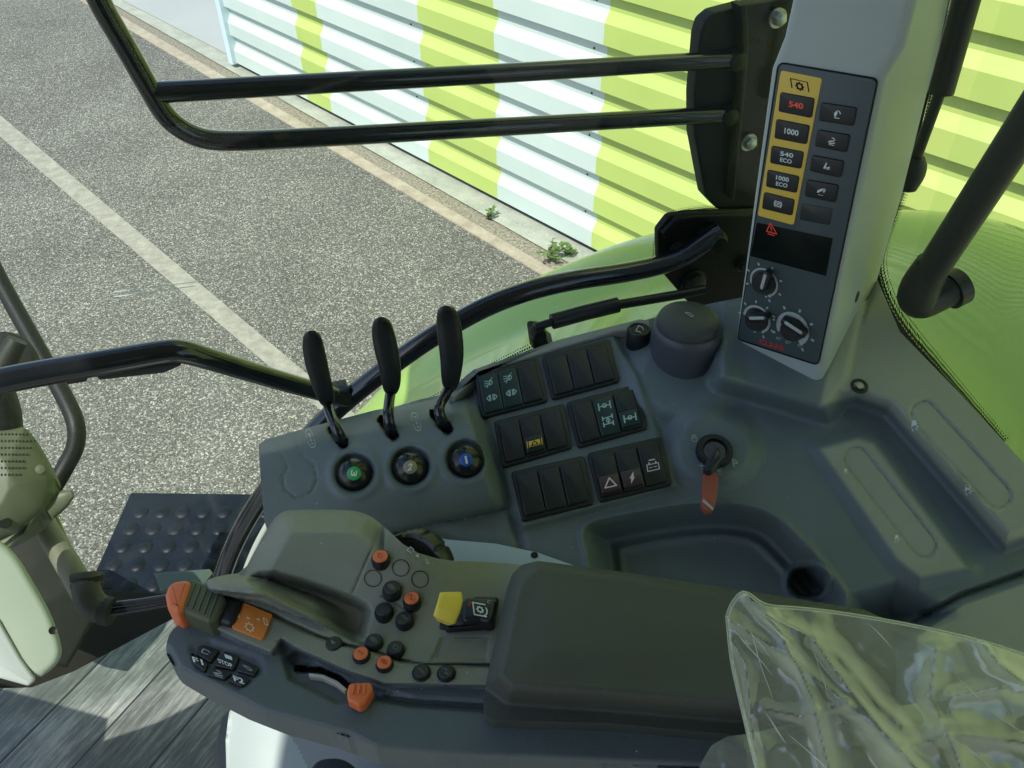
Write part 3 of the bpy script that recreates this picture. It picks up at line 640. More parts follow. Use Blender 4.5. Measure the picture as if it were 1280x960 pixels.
# ================================================================== CONSOLE
cons_out = [(326,600),(323,556),(332,549),(379,536),(429,523),(467,513),(495,508),(526,499),(545,495),(568,490),(566,486),(582,470),(592,462),(690,428),(762,416),(800,402),(860,385),(925,372),(1000,380),(1060,400),(1095,346),(1125,415),(1200,492),(1290,590),(1310,900),(700,900),(560,745),(470,700),(345,690),(330,650)]
def relief_console(X, Y):
    H = np.zeros(X.shape)
    # lever barrel: arch across, axis (330,600)->(600,540)
    ax = V((270,-58)); ax.normalize(); pxn = V((-ax.y, ax.x))       # pxn points down in the picture
    bz = (X-330)*pxn.x + (Y-600)*pxn.y; al = (X-330)*ax.x+(Y-600)*ax.y
    top = -53 + 0*al; t = np.clip((bz-22)/76, -1, 1)
    arch = np.sqrt(np.clip(1-t*t, 0, 1))
    m = 1-sm(X-.27*(Y-500), 580, 606)
    H += m*.042*arch - m*sm(bz, -30, -56)*.0
    H -= m*sm(-bz, 30, 60)*.03
    # gap between barrel and switch plate
    H -= .006*np.exp(-(sdline([(586,500),(612,560),(645,655),(655,700)], X, Y)/6)**2)
    # switch plate
    sp = [(590,462),(768,414),(800,470),(852,610),(652,664),(636,640)]
    H += .008*(1-sm(sd(sp, X, Y), -7, 2))
    # key bump
    d = np.hypot((X-892), (Y-560)*1.15); H += .012*(1-sm(d, 40, 68))
    d = np.hypot((X-855), (Y-470)*1.2); H += .014*(1-sm(d, 48, 84))
    # collar under the pillar
    cp = [(905,380),(1075,380),(1055,470),(1030,508),(905,470)]; HC_ = .035*(1-sm(sd(cp, X, Y), -2, 26))
    # trim terraces at the right
    t1 = [(1014,508),(1032,462),(1090,345),(1100,330),(1170,380),(1400,630),(1292,670),(1256,684),(1109,514),(1070,500)]
    k1 = 1-sm(sd(t1, X, Y), -18, 10); H += np.maximum(.028*k1, HC_)
    t2 = [(1020,560),(1073,544),(1095,553),(1213,712),(1150,726),(1120,702)]
    H += .007*(1-sm(sd(t2, X, Y), -8, 18))*(1-k1)
    for c in (capsule(1155,518,1247,620,17), capsule(1070,574,1155,682,16)):
        s = sd(c, X, Y); H -= .0016*(1-sm(s, -1.5, .5)); H -= .0016*np.exp(-((s+.5)/1.4)**2)
    # tray
    tr = chaik([(722,662),(740,647),(880,622),(960,632),(1000,668),(1052,728),(1066,760),(1060,900),(740,900),(735,700)], 2)
    s = sd(tr, X, Y); H += .003*(1-sm(np.abs(s+1), 0, 6)); H -= .055*(1-sm(s, -34, -2))
    H += .004*np.exp(-((s+44)/5)**2)
    H -= .05*(1-sm(sd([(1066,745),(1120,730),(1190,770),(1120,800),(1066,900),(1000,900)], X, Y), -40, 10))
    cupd = np.hypot(X-1010, (Y-728)*1.2); H -= .03*(1-sm(cupd, 20, 24)); H += .006*(1-sm(np.abs(cupd-28), 0, 6))
    # slots of the levers and rims round the ball knobs
    for a in SLOTS: H -= .03*(1-sm(sd(a, X, Y), -2, 1))
    for x, y in ((443,591),(513,583),(582,574)):
        d = np.hypot(X-x, (Y-y)); H -= .012*(1-sm(d, 18, 26)); H += .002*np.exp(-((d-30)/5)**2)
    # blanked slot
    bl = [(344,552),(370,545),(376,570),(392,580),(397,600),(388,617),(370,622),(356,612),(353,595),(360,585)]
    s = sd(bl, X, Y); H -= .0016*np.exp(-(s/1.4)**2)
    # seam and raised lower trim at bottom right
    sl = sdline([(1135,782),(1200,745),(1285,715),(1330,700)], X, Y); H -= .01*np.exp(-(sl/4)**2)
    # long soft groove over the ledge
    sl = sdline([(430,652),(540,664),(640,690),(700,706),(760,735)], X, Y); H -= .004*np.exp(-(sl/9)**2)
    return H
SLOTS = [capsule(415,538,430,555,5.5), capsule(477,526,493,545,5.5), capsule(543,518,560,537,6)]
def light_tone_console(X, Y):  # olive on the trim terraces is window light put into the colour
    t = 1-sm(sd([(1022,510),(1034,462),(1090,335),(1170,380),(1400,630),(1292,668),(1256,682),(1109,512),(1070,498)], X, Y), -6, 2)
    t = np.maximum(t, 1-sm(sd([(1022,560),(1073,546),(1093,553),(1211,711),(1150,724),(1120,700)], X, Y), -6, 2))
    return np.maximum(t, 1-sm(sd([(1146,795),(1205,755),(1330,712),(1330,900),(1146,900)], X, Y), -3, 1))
def mf_console(X, Y):
    M = np.zeros(X.shape)
    for a in SLOTS: M = np.where(sd(a, X, Y) < 0, 1, M)
    return M
cons = thing('side_console', PC.hit(700,600), 'dark grey moulded side console carrying levers, switch panels and ignition', 'console')
sculpt(cons_out, PC, relief_console, 2.4, [CONSM, HOLE], mf_console, .14, 'console_body', cons, tone=light_tone_console)
def hC(x, y): return float(relief_console(np.array([[float(x)]]), np.array([[float(y)]]))[0, 0])
# printed lever scales
for (x, y) in ((388,548),(520,527)):
    mb = MB(); hb = hC(x, y)+.0006
    for gq in (ribbon(fillet([(-.8,-1),(.8,-1),(.8,1),(-.8,1)], .7, 4), .12, True), [[(-.3,-.7),(.4,-.5),(.1,0),(-.1,-.2)], [(-.2,.1),(.3,.1),(0,.4)]], ribbon([(-.15,.6),(.3,.6)], .14)):
        for poly in gq:
            vs = []
            for q in poly:
                X_, Y_ = x+q[0]*5-q[1]*-3.5, y+q[0]*-1.5-q[1]*-11; vs.append(mb.v(PC.hit(X_, Y_, hC(X_, Y_)+.0006)))
            mb.face(vs, SILV)
    mb.build('lever_scale_print', cons)
# levers
def fd(P): return (P-CP).dot(F)
def lever(grip, shaft, label):
    root = None
    mb = MB(); loft(mb, grip, BLACK, 24, .62, 2.7, 3); g = mb.build('lever_grip', None)
    n_ = len(shaft); ex, ey = shaft[-1]; h0 = hC(ex+14, ey); tp = PC.hit(ex, ey, h0-.012); dm0 = grip[-1][2]; de = fd(PC.hit(*shaft[-2], h0+.010))
    P_ = [at(x, y, dm0+(de-dm0)*k/max(1, n_-2)) for k, (x, y) in enumerate(shaft[:-1])] + [tp]
    mb = MB(); tube(mb, P_, [.0052]*(n_-1)+[.0062], GLOSS, sub=2); s = mb.build('lever', cons, label)
    g.parent = s; g.location = g.location - wloc(s)
def gripp(pts, d0, d1):
    n = len(pts); return [(x, y, d0+(d1-d0)*k/(n-1), w) for k, (x, y, w) in enumerate(pts)]
lever(gripp([(390,416,5),(390,420,11),(391,430,13),(394,448,14),(399,468,13),(405,488,12),(409,500,10),(410,506,6)], .775,.83), [(408,500),(414,520),(421,537),(429,555)], 'left lever with a slim black grip')
lever(gripp([(477,399,5),(477,403,11),(478,413,14),(482,433,15),(487,455,14),(489,475,12.5),(489,486,10),(489,491,6)], .775,.83), [(489,486),(486,505),(485,524),(491,543)], 'middle lever with a black grip')
lever(gripp([(558,385,5),(558,389,12),(560,400,15),(563,422,16),(565,445,15),(564,465,13),(563,478,11),(563,485,7)], .77,.825), [(563,480),(557,494),(549,506),(549,518),(557,534)], 'right lever with a broad black grip')
# ball knobs
for (x, y, num, cm, rot, lb) in ((443,591,'3',GRN,90,'ball knob with green cap numbered 3'), (513,583,'2',BEI,0,'ball knob with beige cap numbered 2'), (583,574,'1',BLU,0,'ball knob with blue cap numbered 1')):
    hb = hC(x, y); c = PC.hit(x, y+4, hb+.006); ax = (ray(x, y).normalized()*-1 + V((0,.0,.25))).normalized(); mb = MB()
    rr_ = .0165; prof = [(rr_*math.sin(a), -rr_*math.cos(a)) for a in [k*math.pi/14 for k in range(2, 13)]]
    lathe(mb, c, ax, [(.013,-.03)]+prof+[(.0055,rr_*.985)], mat('knob_gloss', (.008,.01,.01), .22, bump=.15), 28)
    kn = mb.build('ball_knob', cons, lb)
    top = c + ax*(rr_*1.02); pk = PL(top, ax); mb = MB(); lathe(mb, c+ax*(rr_*.93), ax, [(.0062,0),(.0062,.0010),(.0056,.0014)], cm, 24)
    def pxof(P):
        d = P-CP; zz = d.dot(F); return (640+FPX*d.dot(RT)/zz, 480-FPX*d.dot(UP)/zz)
    X_, Y_ = pxof(top)
    if num == '3': text(mb, num, (X_, Y_), (-.5,4), (4,.5), pk, .0012, WHT)
    elif num == '2': text(mb, num, (X_, Y_), (3,-1), (1,-4.6), pk, .0012, WHT)
    else: text(mb, num, (X_, Y_), (1.3,-.4), (-1,-4.8), pk, .0012, WHT)
    mb.build('number_cap', kn)
# switch panels
def lerp2(Q, s, t): # Q = TL TR BR BL
    a = [Q[0][k]*(1-s)+Q[1][k]*s for k in (0,1)]; b = [Q[3][k]*(1-s)+Q[2][k]*s for k in (0,1)]
    return (a[0]*(1-t)+b[0]*t, a[1]*(1-t)+b[1]*t)
PAN = [
 ([(594,468),(672,448),(684,500),(603,521)], ['lamps','lamps2',None], 'top left switch panel with two lamp switches'),
 ([(678,446),(761,424),(774,475),(691,498)], [None,None,None], 'top right switch panel of three blank switches'),
 ([(618,527),(704,505),(715,558),(629,583)], [None,'beacon',None], 'middle left switch panel with a yellow marked switch'),
 ([(709,503),(795,481),(809,534),(723,558)], [None,'diff','axle'], 'middle right switch panel with axle switches'),
 ([(640,590),(729,570),(742,628),(653,650)], [None,None,None], 'bottom left switch panel of three blank switches'),
 ([(735,567),(827,546),(840,604),(750,626)], ['tri','bolt','batt'], 'bottom right switch panel with hazard triangle, lightning and battery switches')]
for Q, sw, lb in PAN:
    hb = .008; mb = MB(); cx, cy = lerp2(Q, .5, .5)
    pillow(mb, [lerp2(Q, a, b) for a, b in ((-.01,-.02),(1.01,-.02),(1.01,1.02),(-.01,1.02))], PC, hb-.012, hb+.004, SWITCH, .0012, .004)
    pn = mb.build('switch_panel', cons, lb)
    w = 1/3
    for k, ic in enumerate(sw):
        a0, a1 = .045+k*.305, .045+k*.305+.292; mb = MB(); ht = hb+.0068
        quad = [lerp2(Q, a, b) for a, b in ((a0,.07),(a1,.07),(a1,.93),(a0,.93))]
        rx = ((Q[1][0]-Q[0][0])/6*.55, (Q[1][1]-Q[0][1])/6*.55); ry = ((Q[0][0]-Q[3][0])/6*.55, (Q[0][1]-Q[3][1])/6*.8)
        pillow(mb, quad, PC, hb+.001, ht, TEALW if ic in ('lamps','lamps2','diff') else SWITCH, .0014, .002)
        am = (a0+a1)/2
        if ic in ('lamps','lamps2'):
            mark(mb, 'lamp_a', lerp2(Q, am, .27), rx, ry, PC, ht+.0003, TEAL); mark(mb, 'lamp_b', lerp2(Q, am, .62), rx, ry, PC, ht+.0003, TEAL)
        elif ic == 'diff':
            mark(mb, 'axle', lerp2(Q, am, .28), rx, ry, PC, ht+.0003, TEAL); mark(mb, 'diff', lerp2(Q, am, .62), rx, ry, PC, ht+.0003, TEAL)
        elif ic:
            lo = [lerp2(Q, a, b) for a, b in ((a0+.01,.52),(a1-.01,.52),(a1-.01,.86),(a0+.01,.86))]
            if ic != 'batt': pillow(mb, lo, PC, hb+.004, ht+.0035, {'beacon':SWITCH,'axle':TEALW,'tri':BROWNW,'bolt':BROWNW}[ic], .0012, .0015); hh = ht+.0038
            else: hh = ht+.0003
            c = lerp2(Q, am, .69 if ic != 'batt' else .55)
            if ic == 'beacon':
                mark(mb, 'block', c, (rx[0]*1.35,rx[1]*1.35), ry, PC, hh, YEL); mark(mb, 'beacon', c, (rx[0]*1.1,rx[1]*1.1), (ry[0]*.8, ry[1]*.8), PC, hh+.0003, HOLE)
            else: mark(mb, ic, c, rx, ry, PC, hh, TEAL if ic == 'axle' else PINKW)
        mb.build('rocker_switch', pn)
# round cup with cap, small push button
def pxr(P):
    d = P-CP; zz = d.dot(F); return (640+FPX*d.dot(RT)/zz, 480-FPX*d.dot(UP)/zz)
CUPM = mat('blue_black_plastic', (.06,.068,.085), .42, bump=.3, bscale=1200); CAPM = mat('cap_grey', (.05,.055,.055), .45, bump=.3)
c = at(860,404,.852); mb = MB(); lathe(mb, c, Z, [(.031,-.085),(.034,-.05),(.0355,-.012),(.0345,-.004),(.0325,-.002)], CUPM, 48); cu = mb.build('round_holder', cons, 'round upright holder with a domed cap')
mb = MB(); lathe(mb, c, Z, [(.0318,-.004),(.0318,.002),(.0305,.006),(.025,.0085),(.012,.0097),(.0005,.01)], CAPM, 48)
mark(mb, 'line', pxr(c+Z*.011), (7,1), (-1,-5), PL(c+Z*.0108, Z), 0, SILV); mb.build('cap', cu)
c = at(799,412,.885); mb = MB(); lathe(mb, c, Z, [(.014,-.03),(.0125,-.012),(.0125,-.001),(.0115,.001),(.0095,.001),(.009,.0),(.001,.0)], BLACK, 28); mark(mb, 'hook', pxr(c+Z*.001), (6,2), (1,-6), PL(c+Z*.0012, Z), 0, SILV); mb.build('push_button', cons, 'small round push button beside the holder')
# ignition
hb = .012; kc = PC.hit(894,563,hb+.004); mb = MB(); lathe(mb, PC.hit(892,566,hb), PC.n, [(.0175,-.01),(.0175,.006),(.016,.008),(.0115,.008),(.011,.005),(.001,.005)], BLACK, 36); ig = mb.build('ignition_switch', cons)
mb = MB(); lathe(mb, PC.hit(893,566,hb+.0045), PC.n, [(.0105,0),(.0105,.003),(.0095,.004),(.001,.004)], mat('barrel_grey', (.08,.085,.085), .35, metal=.4), 28); mb.build('lock_barrel', ig)
def hk(x, y): return hC(x, y)+.0008
mb = MB(); text(mb, 'P', (919,579), (3.6,1), (-1,-5), PC, hk(919,579), SILV); mb.build('ignition_print', cons)
mb = MB(); mark(mb, 'plus', (877,582), (4.5,0), (0,-5), PC, hk(877,582), SILV); mb.build('ignition_print', cons)
mb = MB(); mark(mb, 'glow', (868,548), (5,1), (0,-5), PC, hk(868,548), SILV); mb.build('ignition_print', cons)
mb = MB()
mark(mb, ribbon(box2(-.8,-.8,.8,.8), .2, True)+[[(-.5,.3),(.0,.1),(.3,.6),(.6,.5),(.4,-.5),(-.3,-.4)]], (898,588), (5,1), (0,-6), PC, .0135, mat('print_lilac', (.35,.38,.55), .5)); mb.build('ignition_print', cons)
key = thing('ignition_key', PC.hit(890,572,.03), 'black ignition key with a red brown leather fob, hanging in the lock', 'key')
mb = MB(); pillow(mb, [(897,556),(904,572),(890,590),(881,588),(884,574),(890,566)], PC, hb+.006, hb+.022, mat('key_black', (.02,.022,.025), .35), .002, .003); mb.build('key_head', key)
mb = MB(); pillow(mb, [(880,589),(888,586),(898,594),(898,608),(894,632),(890,640),(882,640),(877,632),(878,606)], PC, hb+.008, hb+.014, FOB, .0012, .004); mb.build('fob', key)
mb = MB(); pillow(mb, [(879,623),(892,635),(891,638),(878,627)], PC, hb+.0142, hb+.0148, SILV, .0002); mb.build('fob_edge', key)
# small fixings and prints on the trim
for x, y, rx_ in ((1074,483,.0075),):
    hb = hC(x, y); mb = MB(); lathe(mb, PC.hit(x, y, hb-.0005), PC.n, [(rx_*1.15,0),(rx_*1.15,.0012),(rx_*.8,.0015),(rx_*.7,-.0)], BLACK, 24); lathe(mb, PC.hit(x, y, hb), PC.n, [(rx_*.5,0),(rx_*.5,.002),(rx_*.2,.002)], STEEL, 12); mb.build('trim_screw', cons)
for (x, y, s) in ((1143,532,7),(1210,612,7),(1057,589,3.5),(1121,673,4.5)):
    mb = MB()
    for poly in ICON['foot']:
        mb.face([mb.v(PC.hit(x+q[0]*s, y-q[1]*s, hC(x+q[0]*s, y-q[1]*s)+.0008)) for q in poly], WHT)
    mb.build('air_symbol', cons)
# trim strip behind the switches, light ledge
mb = MB(); pillow(mb, [(560,494),(600,468),(662,438),(697,424),(800,398),(812,400),(812,412),(770,414),(694,436),(600,466),(568,497)], PC, -.03, .012, mat('seal_grey', (.3,.32,.28), .5), .002); mb.build('window_ledge', cons)
# ================================================================== PILLAR WITH CONTROL PANEL
av = ray(658,2213).normalized(); bv = ray(-1409,-321).normalized(); nf = av.cross(bv).normalized()
if nf.dot(ray(1000,270)) > 0: nf = -nf
PF = PL(at(1000,270,.765), nf)
pil = thing('control_pillar', PF.hit(1000,300), 'pale grey upright cab pillar with a keypad of yellow framed buttons', 'pillar')
def fd(P): return (P-CP).dot(F)
rowsP = [((1003,-90),(1160,-90),(1206,-90),.0),((988,0),(1145,0),(1186,0),.0),((978,45),(1128,60),(1173,62),.0),((962,84),(1104,96),(1158,118),0),((941,240),(1066,280),(1128,240),0),((917,428),(1029,463),(1096,350),0),((905,520),(1005,560),(1074,450),0)]
mb = MB(); rg = []
for L_, F_, S_, e in rowsP:
    a = PF.hit(*L_); b = PF.hit(*F_); s = at(S_[0], S_[1], fd(b)+.095); bk = a + (s-b)*1.0
    rg.append([a, b, s, bk])
rv = mb.rings(rg, TRIM)
bmesh.ops.recalc_face_normals(mb.bm, faces=mb.bm.faces)
ed = []
for k in range(len(rv)-1):
    for j in (0, 1):
        e = mb.bm.edges.get((rv[k][j], rv[k+1][j]))
        if e: ed.append(e)
bmesh.ops.bevel(mb.bm, geom=ed, offset=.009, segments=4, profile=.5, affect='EDGES')
mb.build('pillar_cover', pil, smooth=30)
mb = MB(); c = at(1071,371,fd(PF.hit(1029,463))+.045)
sn = (rg[5][2]-rg[5][1]).cross(rg[4][1]-rg[5][1]).normalized()
if sn.dot(ray(1071,371)) > 0: sn = -sn
# point on the side face
t_ = (rg[5][1]-CP).dot(sn)/ray(1071,371).dot(sn); c = CP+ray(1071,371)*t_
lathe(mb, c, sn, [(.006,-.001),(.006,.0008),(.0045,.001),(.004,-.001)], BLACK, 20); lathe(mb, c, sn, [(.0035,0),(.003,.0012)], DARK, 10); mb.build('cover_screw', pil)
hP = .0022; mb = MB(); pillow(mb, [(972,77),(1098,98),(1023,458),(921,425)], PF, -.004, hP-.0006, HOLE, .0004, .006)
pillow(mb, [(974,79),(1096,100),(1022,455.5),(922.5,423.5)], PF, -.002, hP, PANELM, .0006, .005)
mb.face([mb.v(PF.hit(x, y, hP+.0003)) for x, y in ((946,278),(1041,298),(1032.5,345),(938,320))], mat('display_black', (.006,.009,.008), .12))
mark(mb, 'warn', (964,286), (7.5,2), (-1,-8), PF, hP+.0006, REDL)
text(mb, 'CLAAS', (964.5,431), (15,4.6), (-1,-3.6), PF, hP+.0004, REDP)
pnl = mb.build('control_panel', pil)
mb = MB(); pillow(mb, [(976,88),(1027.6,98),(992,281.6),(947,269.5)], PF, hP-.001, hP+.0008, YEL, .0003, .0025); mark(mb, ribbon([(-1,-.75),(-1,.8),(1,.8),(1,-.75)], .14), (999.5,106.5), (10.5,2.4), (-1.2,-7.5), PF, hP+.0011, HOLE); mark(mb, gear(0,0,.5,.3), (999.5,108), (6.8,1.3), (-1,-6.8), PF, hP+.0011, HOLE); mb.build('yellow_plate', pnl)
BT = [([(975,115),(1018,123),(1014.5,148),(972.5,139.5)], '540'), ([(970,148.7),(1012,157),(1008,181),(967.4,173)], '1000'), ([(964,182),(1004.7,190),(1001,211.6),(962,204)], '540|ECO'), ([(959,212),(999,220.6),(995.5,241.8),(957,233.5)], '1000|ECO'), ([(954.7,240),(993,249.8),(990,270),(952,261)], '@brake'),
 ([(1026,128),(1071,135),(1066.7,158),(1023,151)], '@imp_a'), ([(1021.7,162),(1062.5,169),(1058,191),(1018,183)], '@imp_b'), ([(1014.6,194),(1055,201.7),(1050.8,222.5),(1011.7,214)], '@imp_c'), ([(1008,224.6),(1048,231.7),(1043.8,253.8),(1005.4,245.4)], '@imp_d'), ([(1002,254.6),(1040.8,261),(1037.5,281.7),(999,274.6)], '')]
for Q, lb in BT:
    mb = MB(); ht = hP+.0022 if lb else hP+.0006
    pillow(mb, Q, PF, hP-.001, ht, BLACK if lb else mat('blank_key', (.02,.028,.026), .4), .0009 if lb else .0003, .0022)
    c = lerp2(Q, .5, .5); ux = ((Q[1][0]-Q[0][0])/2, (Q[1][1]-Q[0][1])/2); uy = ((Q[0][0]-Q[3][0])/2, (Q[0][1]-Q[3][1])/2)
    if lb.startswith('@'):
        s = .26; mark(mb, lb[1:], c, (ux[0]*s, ux[1]*s), (uy[0]*.5, uy[1]*.5), PF, ht+.0002, WHT)
    elif '|' in lb:
        a, b = lb.split('|'); c2 = lerp2(Q, .5, .33); c3 = lerp2(Q, .5, .68)
        text(mb, a, c2, (ux[0]*.4, ux[1]*.4), (uy[0]*.26, uy[1]*.26), PF, ht+.0002, WHT); text(mb, b, c3, (ux[0]*.36, ux[1]*.36), (uy[0]*.24, uy[1]*.24), PF, ht+.0002, WHT)
    elif lb: text(mb, lb, c, (ux[0]*.42, ux[1]*.42), (uy[0]*.3, uy[1]*.3), PF, ht+.0002, REDL if lb == '540' else WHT)
    mb.build('panel_button', pnl, ('red lit button reading 540' if lb == '540' else None))
def dial(x, y, rpx, rot, scale_w, label, a0, a1, knobr=.0105):
    c = PF.hit(x, y, hP); ux, uy = (rpx*1.0, rpx*.2), (-rpx*.05, -rpx*1.02); mb = MB()
    g = []
    ro, ri = 1.0, 1.0-scale_w
    n = 30
    for k in range(n):
        t0 = R(a0+(a1-a0)*k/n); t1 = R(a0+(a1-a0)*(k+.93 if k % 4 == 3 else k+1)/n)
        w0 = ri; w1 = w0
        g.append([(ro*math.cos(t0), ro*math.sin(t0)), (w0*math.cos(t0), w0*math.sin(t0)), (w1*math.cos(t1), w1*math.sin(t1)), (ro*math.cos(t1), ro*math.sin(t1))])
    for k in range(7):
        t = R(a0+(a1-a0)*k/6); g += ribbon([(1.2*math.cos(t), 1.2*math.sin(t)), (1.32*math.cos(t), 1.32*math.sin(t))], .12)
    mark(mb, g, (x, y), ux, uy, PF, hP+.0003, SILV)
    lathe(mb, c, PF.n, [(knobr*1.1,0),(knobr*1.05,.004),(knobr,.005),(.001,.005)], BLACK, 28)
    kn = mb.build('dial', pnl, label)
    a = R(rot); d = (math.cos(a), math.sin(a)); P = []
    q = capsule(-.72, 0, .72, 0, .3, 6); P = [(x + (u*d[0]-v*d[1])*ux[0]*.8 + (u*d[1]+v*d[0])*uy[0]*.8, y + (u*d[0]-v*d[1])*ux[1]*.8 + (u*d[1]+v*d[0])*uy[1]*.8) for u, v in q]
    mb = MB(); pillow(mb, P, PF, hP+.004, hP+.0135, BLACK, .0012)
    q = capsule(-.6, .08, .6, .08, .13, 6); P2 = [(x + (u*d[0]-v*d[1])*ux[0]*.8 + (u*d[1]+v*d[0])*uy[0]*.8, y + (u*d[0]-v*d[1])*ux[1]*.8 + (u*d[1]+v*d[0])*uy[1]*.8) for u, v in q]
    pillow(mb, P2, PF, hP+.0132, hP+.0139, SILV, .0003); mb.build('pointer_grip', kn)
dial(955, 353, 17.5, 72, .13, 'upper dial with pointer upright', 195, -75)
dial(946, 399, 17, 12, .16, 'lower left dial', 170, -70)
dial(991, 411, 20.5, -25, .3, 'larger lower right dial with broad scale', 200, -65, .0108)
mb = MB()
for x, y in ((958,371),(963,371),(944,415),(954,416)): mark(mb, 'play', (x, y), (2.6,.4), (0,-2.4), PF, hP+.0004, SILV)
for x, y in ((973,423),(985,428),(1000,432)): mark(mb, 'loop', (x, y), (4.5,1), (0,-2.6), PF, hP+.0004, SILV)
mb.build('dial_symbols', pnl)
# ================================================================== ARMREST
arm = thing('armrest', PA.hit(560,800), 'dark grey control armrest with orange and black buttons and padded rest', 'armrest')
arm_out = [(207,808),(213,789),(226,779),(250,772),(262,752),(250,738),(256,726),(276,719),(304,716),(322,682),(342,648),(352,640),(366,637),(438,637),(460,643),(478,656),(512,688),(556,701),(600,702),(655,706),(790,724),(1060,775),(1090,980),(880,962),(560,946),(470,938),(434,920),(330,893),(222,838),(209,822)]
dome = [(310,718),(322,684),(346,644),(366,634),(440,634),(462,643),(480,660),(440,742),(384,724),(330,708)]
pocket = chaik([(306,724),(330,711),(386,727),(440,745),(460,756),(465,766),(452,806),(420,790),(380,766),(320,738)], 1)
seam = [(240,742),(264,744),(300,754),(335,766),(365,780),(400,796),(430,806),(460,812),(500,826),(530,831),(640,833)]
stripP = [(238,772),(262,738),(330,746),(400,780),(460,808),(500,827),(640,833),(640,859),(480,856),(430,838),(372,812),(352,800),(340,818),(300,802)]
def relief_arm(X, Y):
    H = np.zeros(X.shape)
    upper = 1-sm(sd([(262,738),(330,746),(400,780),(460,808),(500,828),(640,832),(700,832),(700,600),(200,600),(240,738)], X, Y), -2, 2)
    H += .004*upper
    s = sd(arm_out, X, Y); H += .030*(1-sm(Y, 670, 800))*(1-sm(X, 500, 640))*upper*(1-sm(s, -30, 0)*np.where(X < 480, 1, 0)*1.0)
    H += .006*sm(Y, 700, 800)*upper*0
    s = sd(pocket, X, Y); H -= .020*(1-sm(s, -12, 3))
    bar = sdline([(270,729),(330,738),(390,760),(432,781)], X, Y); H += .019*np.sqrt(np.clip(1-(bar/15)**2, 0, 1))*(1-sm(X, 385, 440))
    s = sd(stripP, X, Y); H += .008*(1-sm(s, -3, 2))
    H += .0
    sl = sdline(seam, X, Y); H -= .005*np.exp(-(sl/2.0)**2)
    # body falls away to its near lower edge, with a crisp ridge line
    edge = sdline([(207,812),(222,838),(330,893),(434,920),(470,938),(560,946),(900,962)], X, Y); H -= .008*(1-np.clip(edge/9, 0, 1))**2
    r1 = [(352,822),(372,812),(430,838),(478,862),(520,871),(640,878),(640,893),(510,884),(470,876),(420,880),(360,850)]
    s = sd(r1, X, Y); H -= .006*(1-sm(s, -6, 2))
    H += .003*np.exp(-(sdline([(478,868),(520,874),(1000,905)], X, Y)/2.5)**2)
    s = sd([(345,800),(372,812),(392,826),(372,842),(350,818)], X, Y); H -= .005*(1-sm(s, -8, 2))
    # keypad dish
    s = sd([(243,812),(262,806),(322,826),(325,838),(300,858),(250,834)], X, Y); H -= .002*(1-sm(s, -1, 10))
    s = sdline([(372,836),(400,838),(425,850),(440,864)], X, Y); H -= .012*(1-sm(s, 2.5, 5))
    # joints
    for L in ([(478,656),(440,742)], [(478,745),(520,768)], [(540,826),(552,798),(612,796),(607,828)]):
        H -= .0012*np.exp(-(sdline(L, X, Y)/1.1)**2)
    H -= .0014*(1-sm(sd([(552,799),(612,797),(607,826),(542,824)], X, Y), -2, 0))
    return H
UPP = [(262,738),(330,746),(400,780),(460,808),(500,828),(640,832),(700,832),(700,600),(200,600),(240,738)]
def tone_arm(X, Y): return np.maximum(1-sm(sd(UPP, X, Y), -3, 1), 1-sm(sd(stripP, X, Y), -3, 1))  # olive on the upper plate and strip, slate on the lower body
def mf_arm(X, Y): return np.where(sdline([(372,836),(400,838),(425,850),(440,864)], X, Y) < 4, 1.0, 0.0)
sculpt(chaik(arm_out, 1), PA, relief_arm, 1.9, [ARMM, HOLE], mf_arm, .022, 'armrest_body', arm, tone=tone_arm)
def hA(x, y): return float(relief_arm(np.array([[float(x)]]), np.array([[float(y)]]))[0, 0])
# underside mass so the shell is closed from the side
mb = MB(); pillow(mb, [(272,818),(290,760),(335,705),(355,665),(440,660),(520,712),(1050,780),(1075,940),(560,915),(440,892),(335,862)], PA, -.045, -.024, BLACK, .004); mb.build('underside', arm)
# pad
pad_out = [(604,878),(608,850),(634,735),(640,718),(652,706),(672,701),(787,716),(930,738),(1080,762),(1120,780),(1120,940),(1000,928),(935,920),(760,904),(618,900),(606,892)]
def relief_pad(X, Y):
    top = [(642,745),(650,722),(672,706),(787,720),(930,744),(1130,776),(1130,896),(927,882),(760,868),(640,860),(622,846)]
    s = sd(top, X, Y); H = .010+.034*(1-sm(s, -7, 22)); H += .0025*(1-sm(s, -60, -8)); 
    H += .0012*np.exp(-(sdline([(636,862),(760,872),(927,886),(1100,897)], X, Y)/2)**2)
    return H
sculpt(pad_out, PA, relief_pad, 2.6, PADM, None, .035, 'arm_pad', arm, smooth=60)
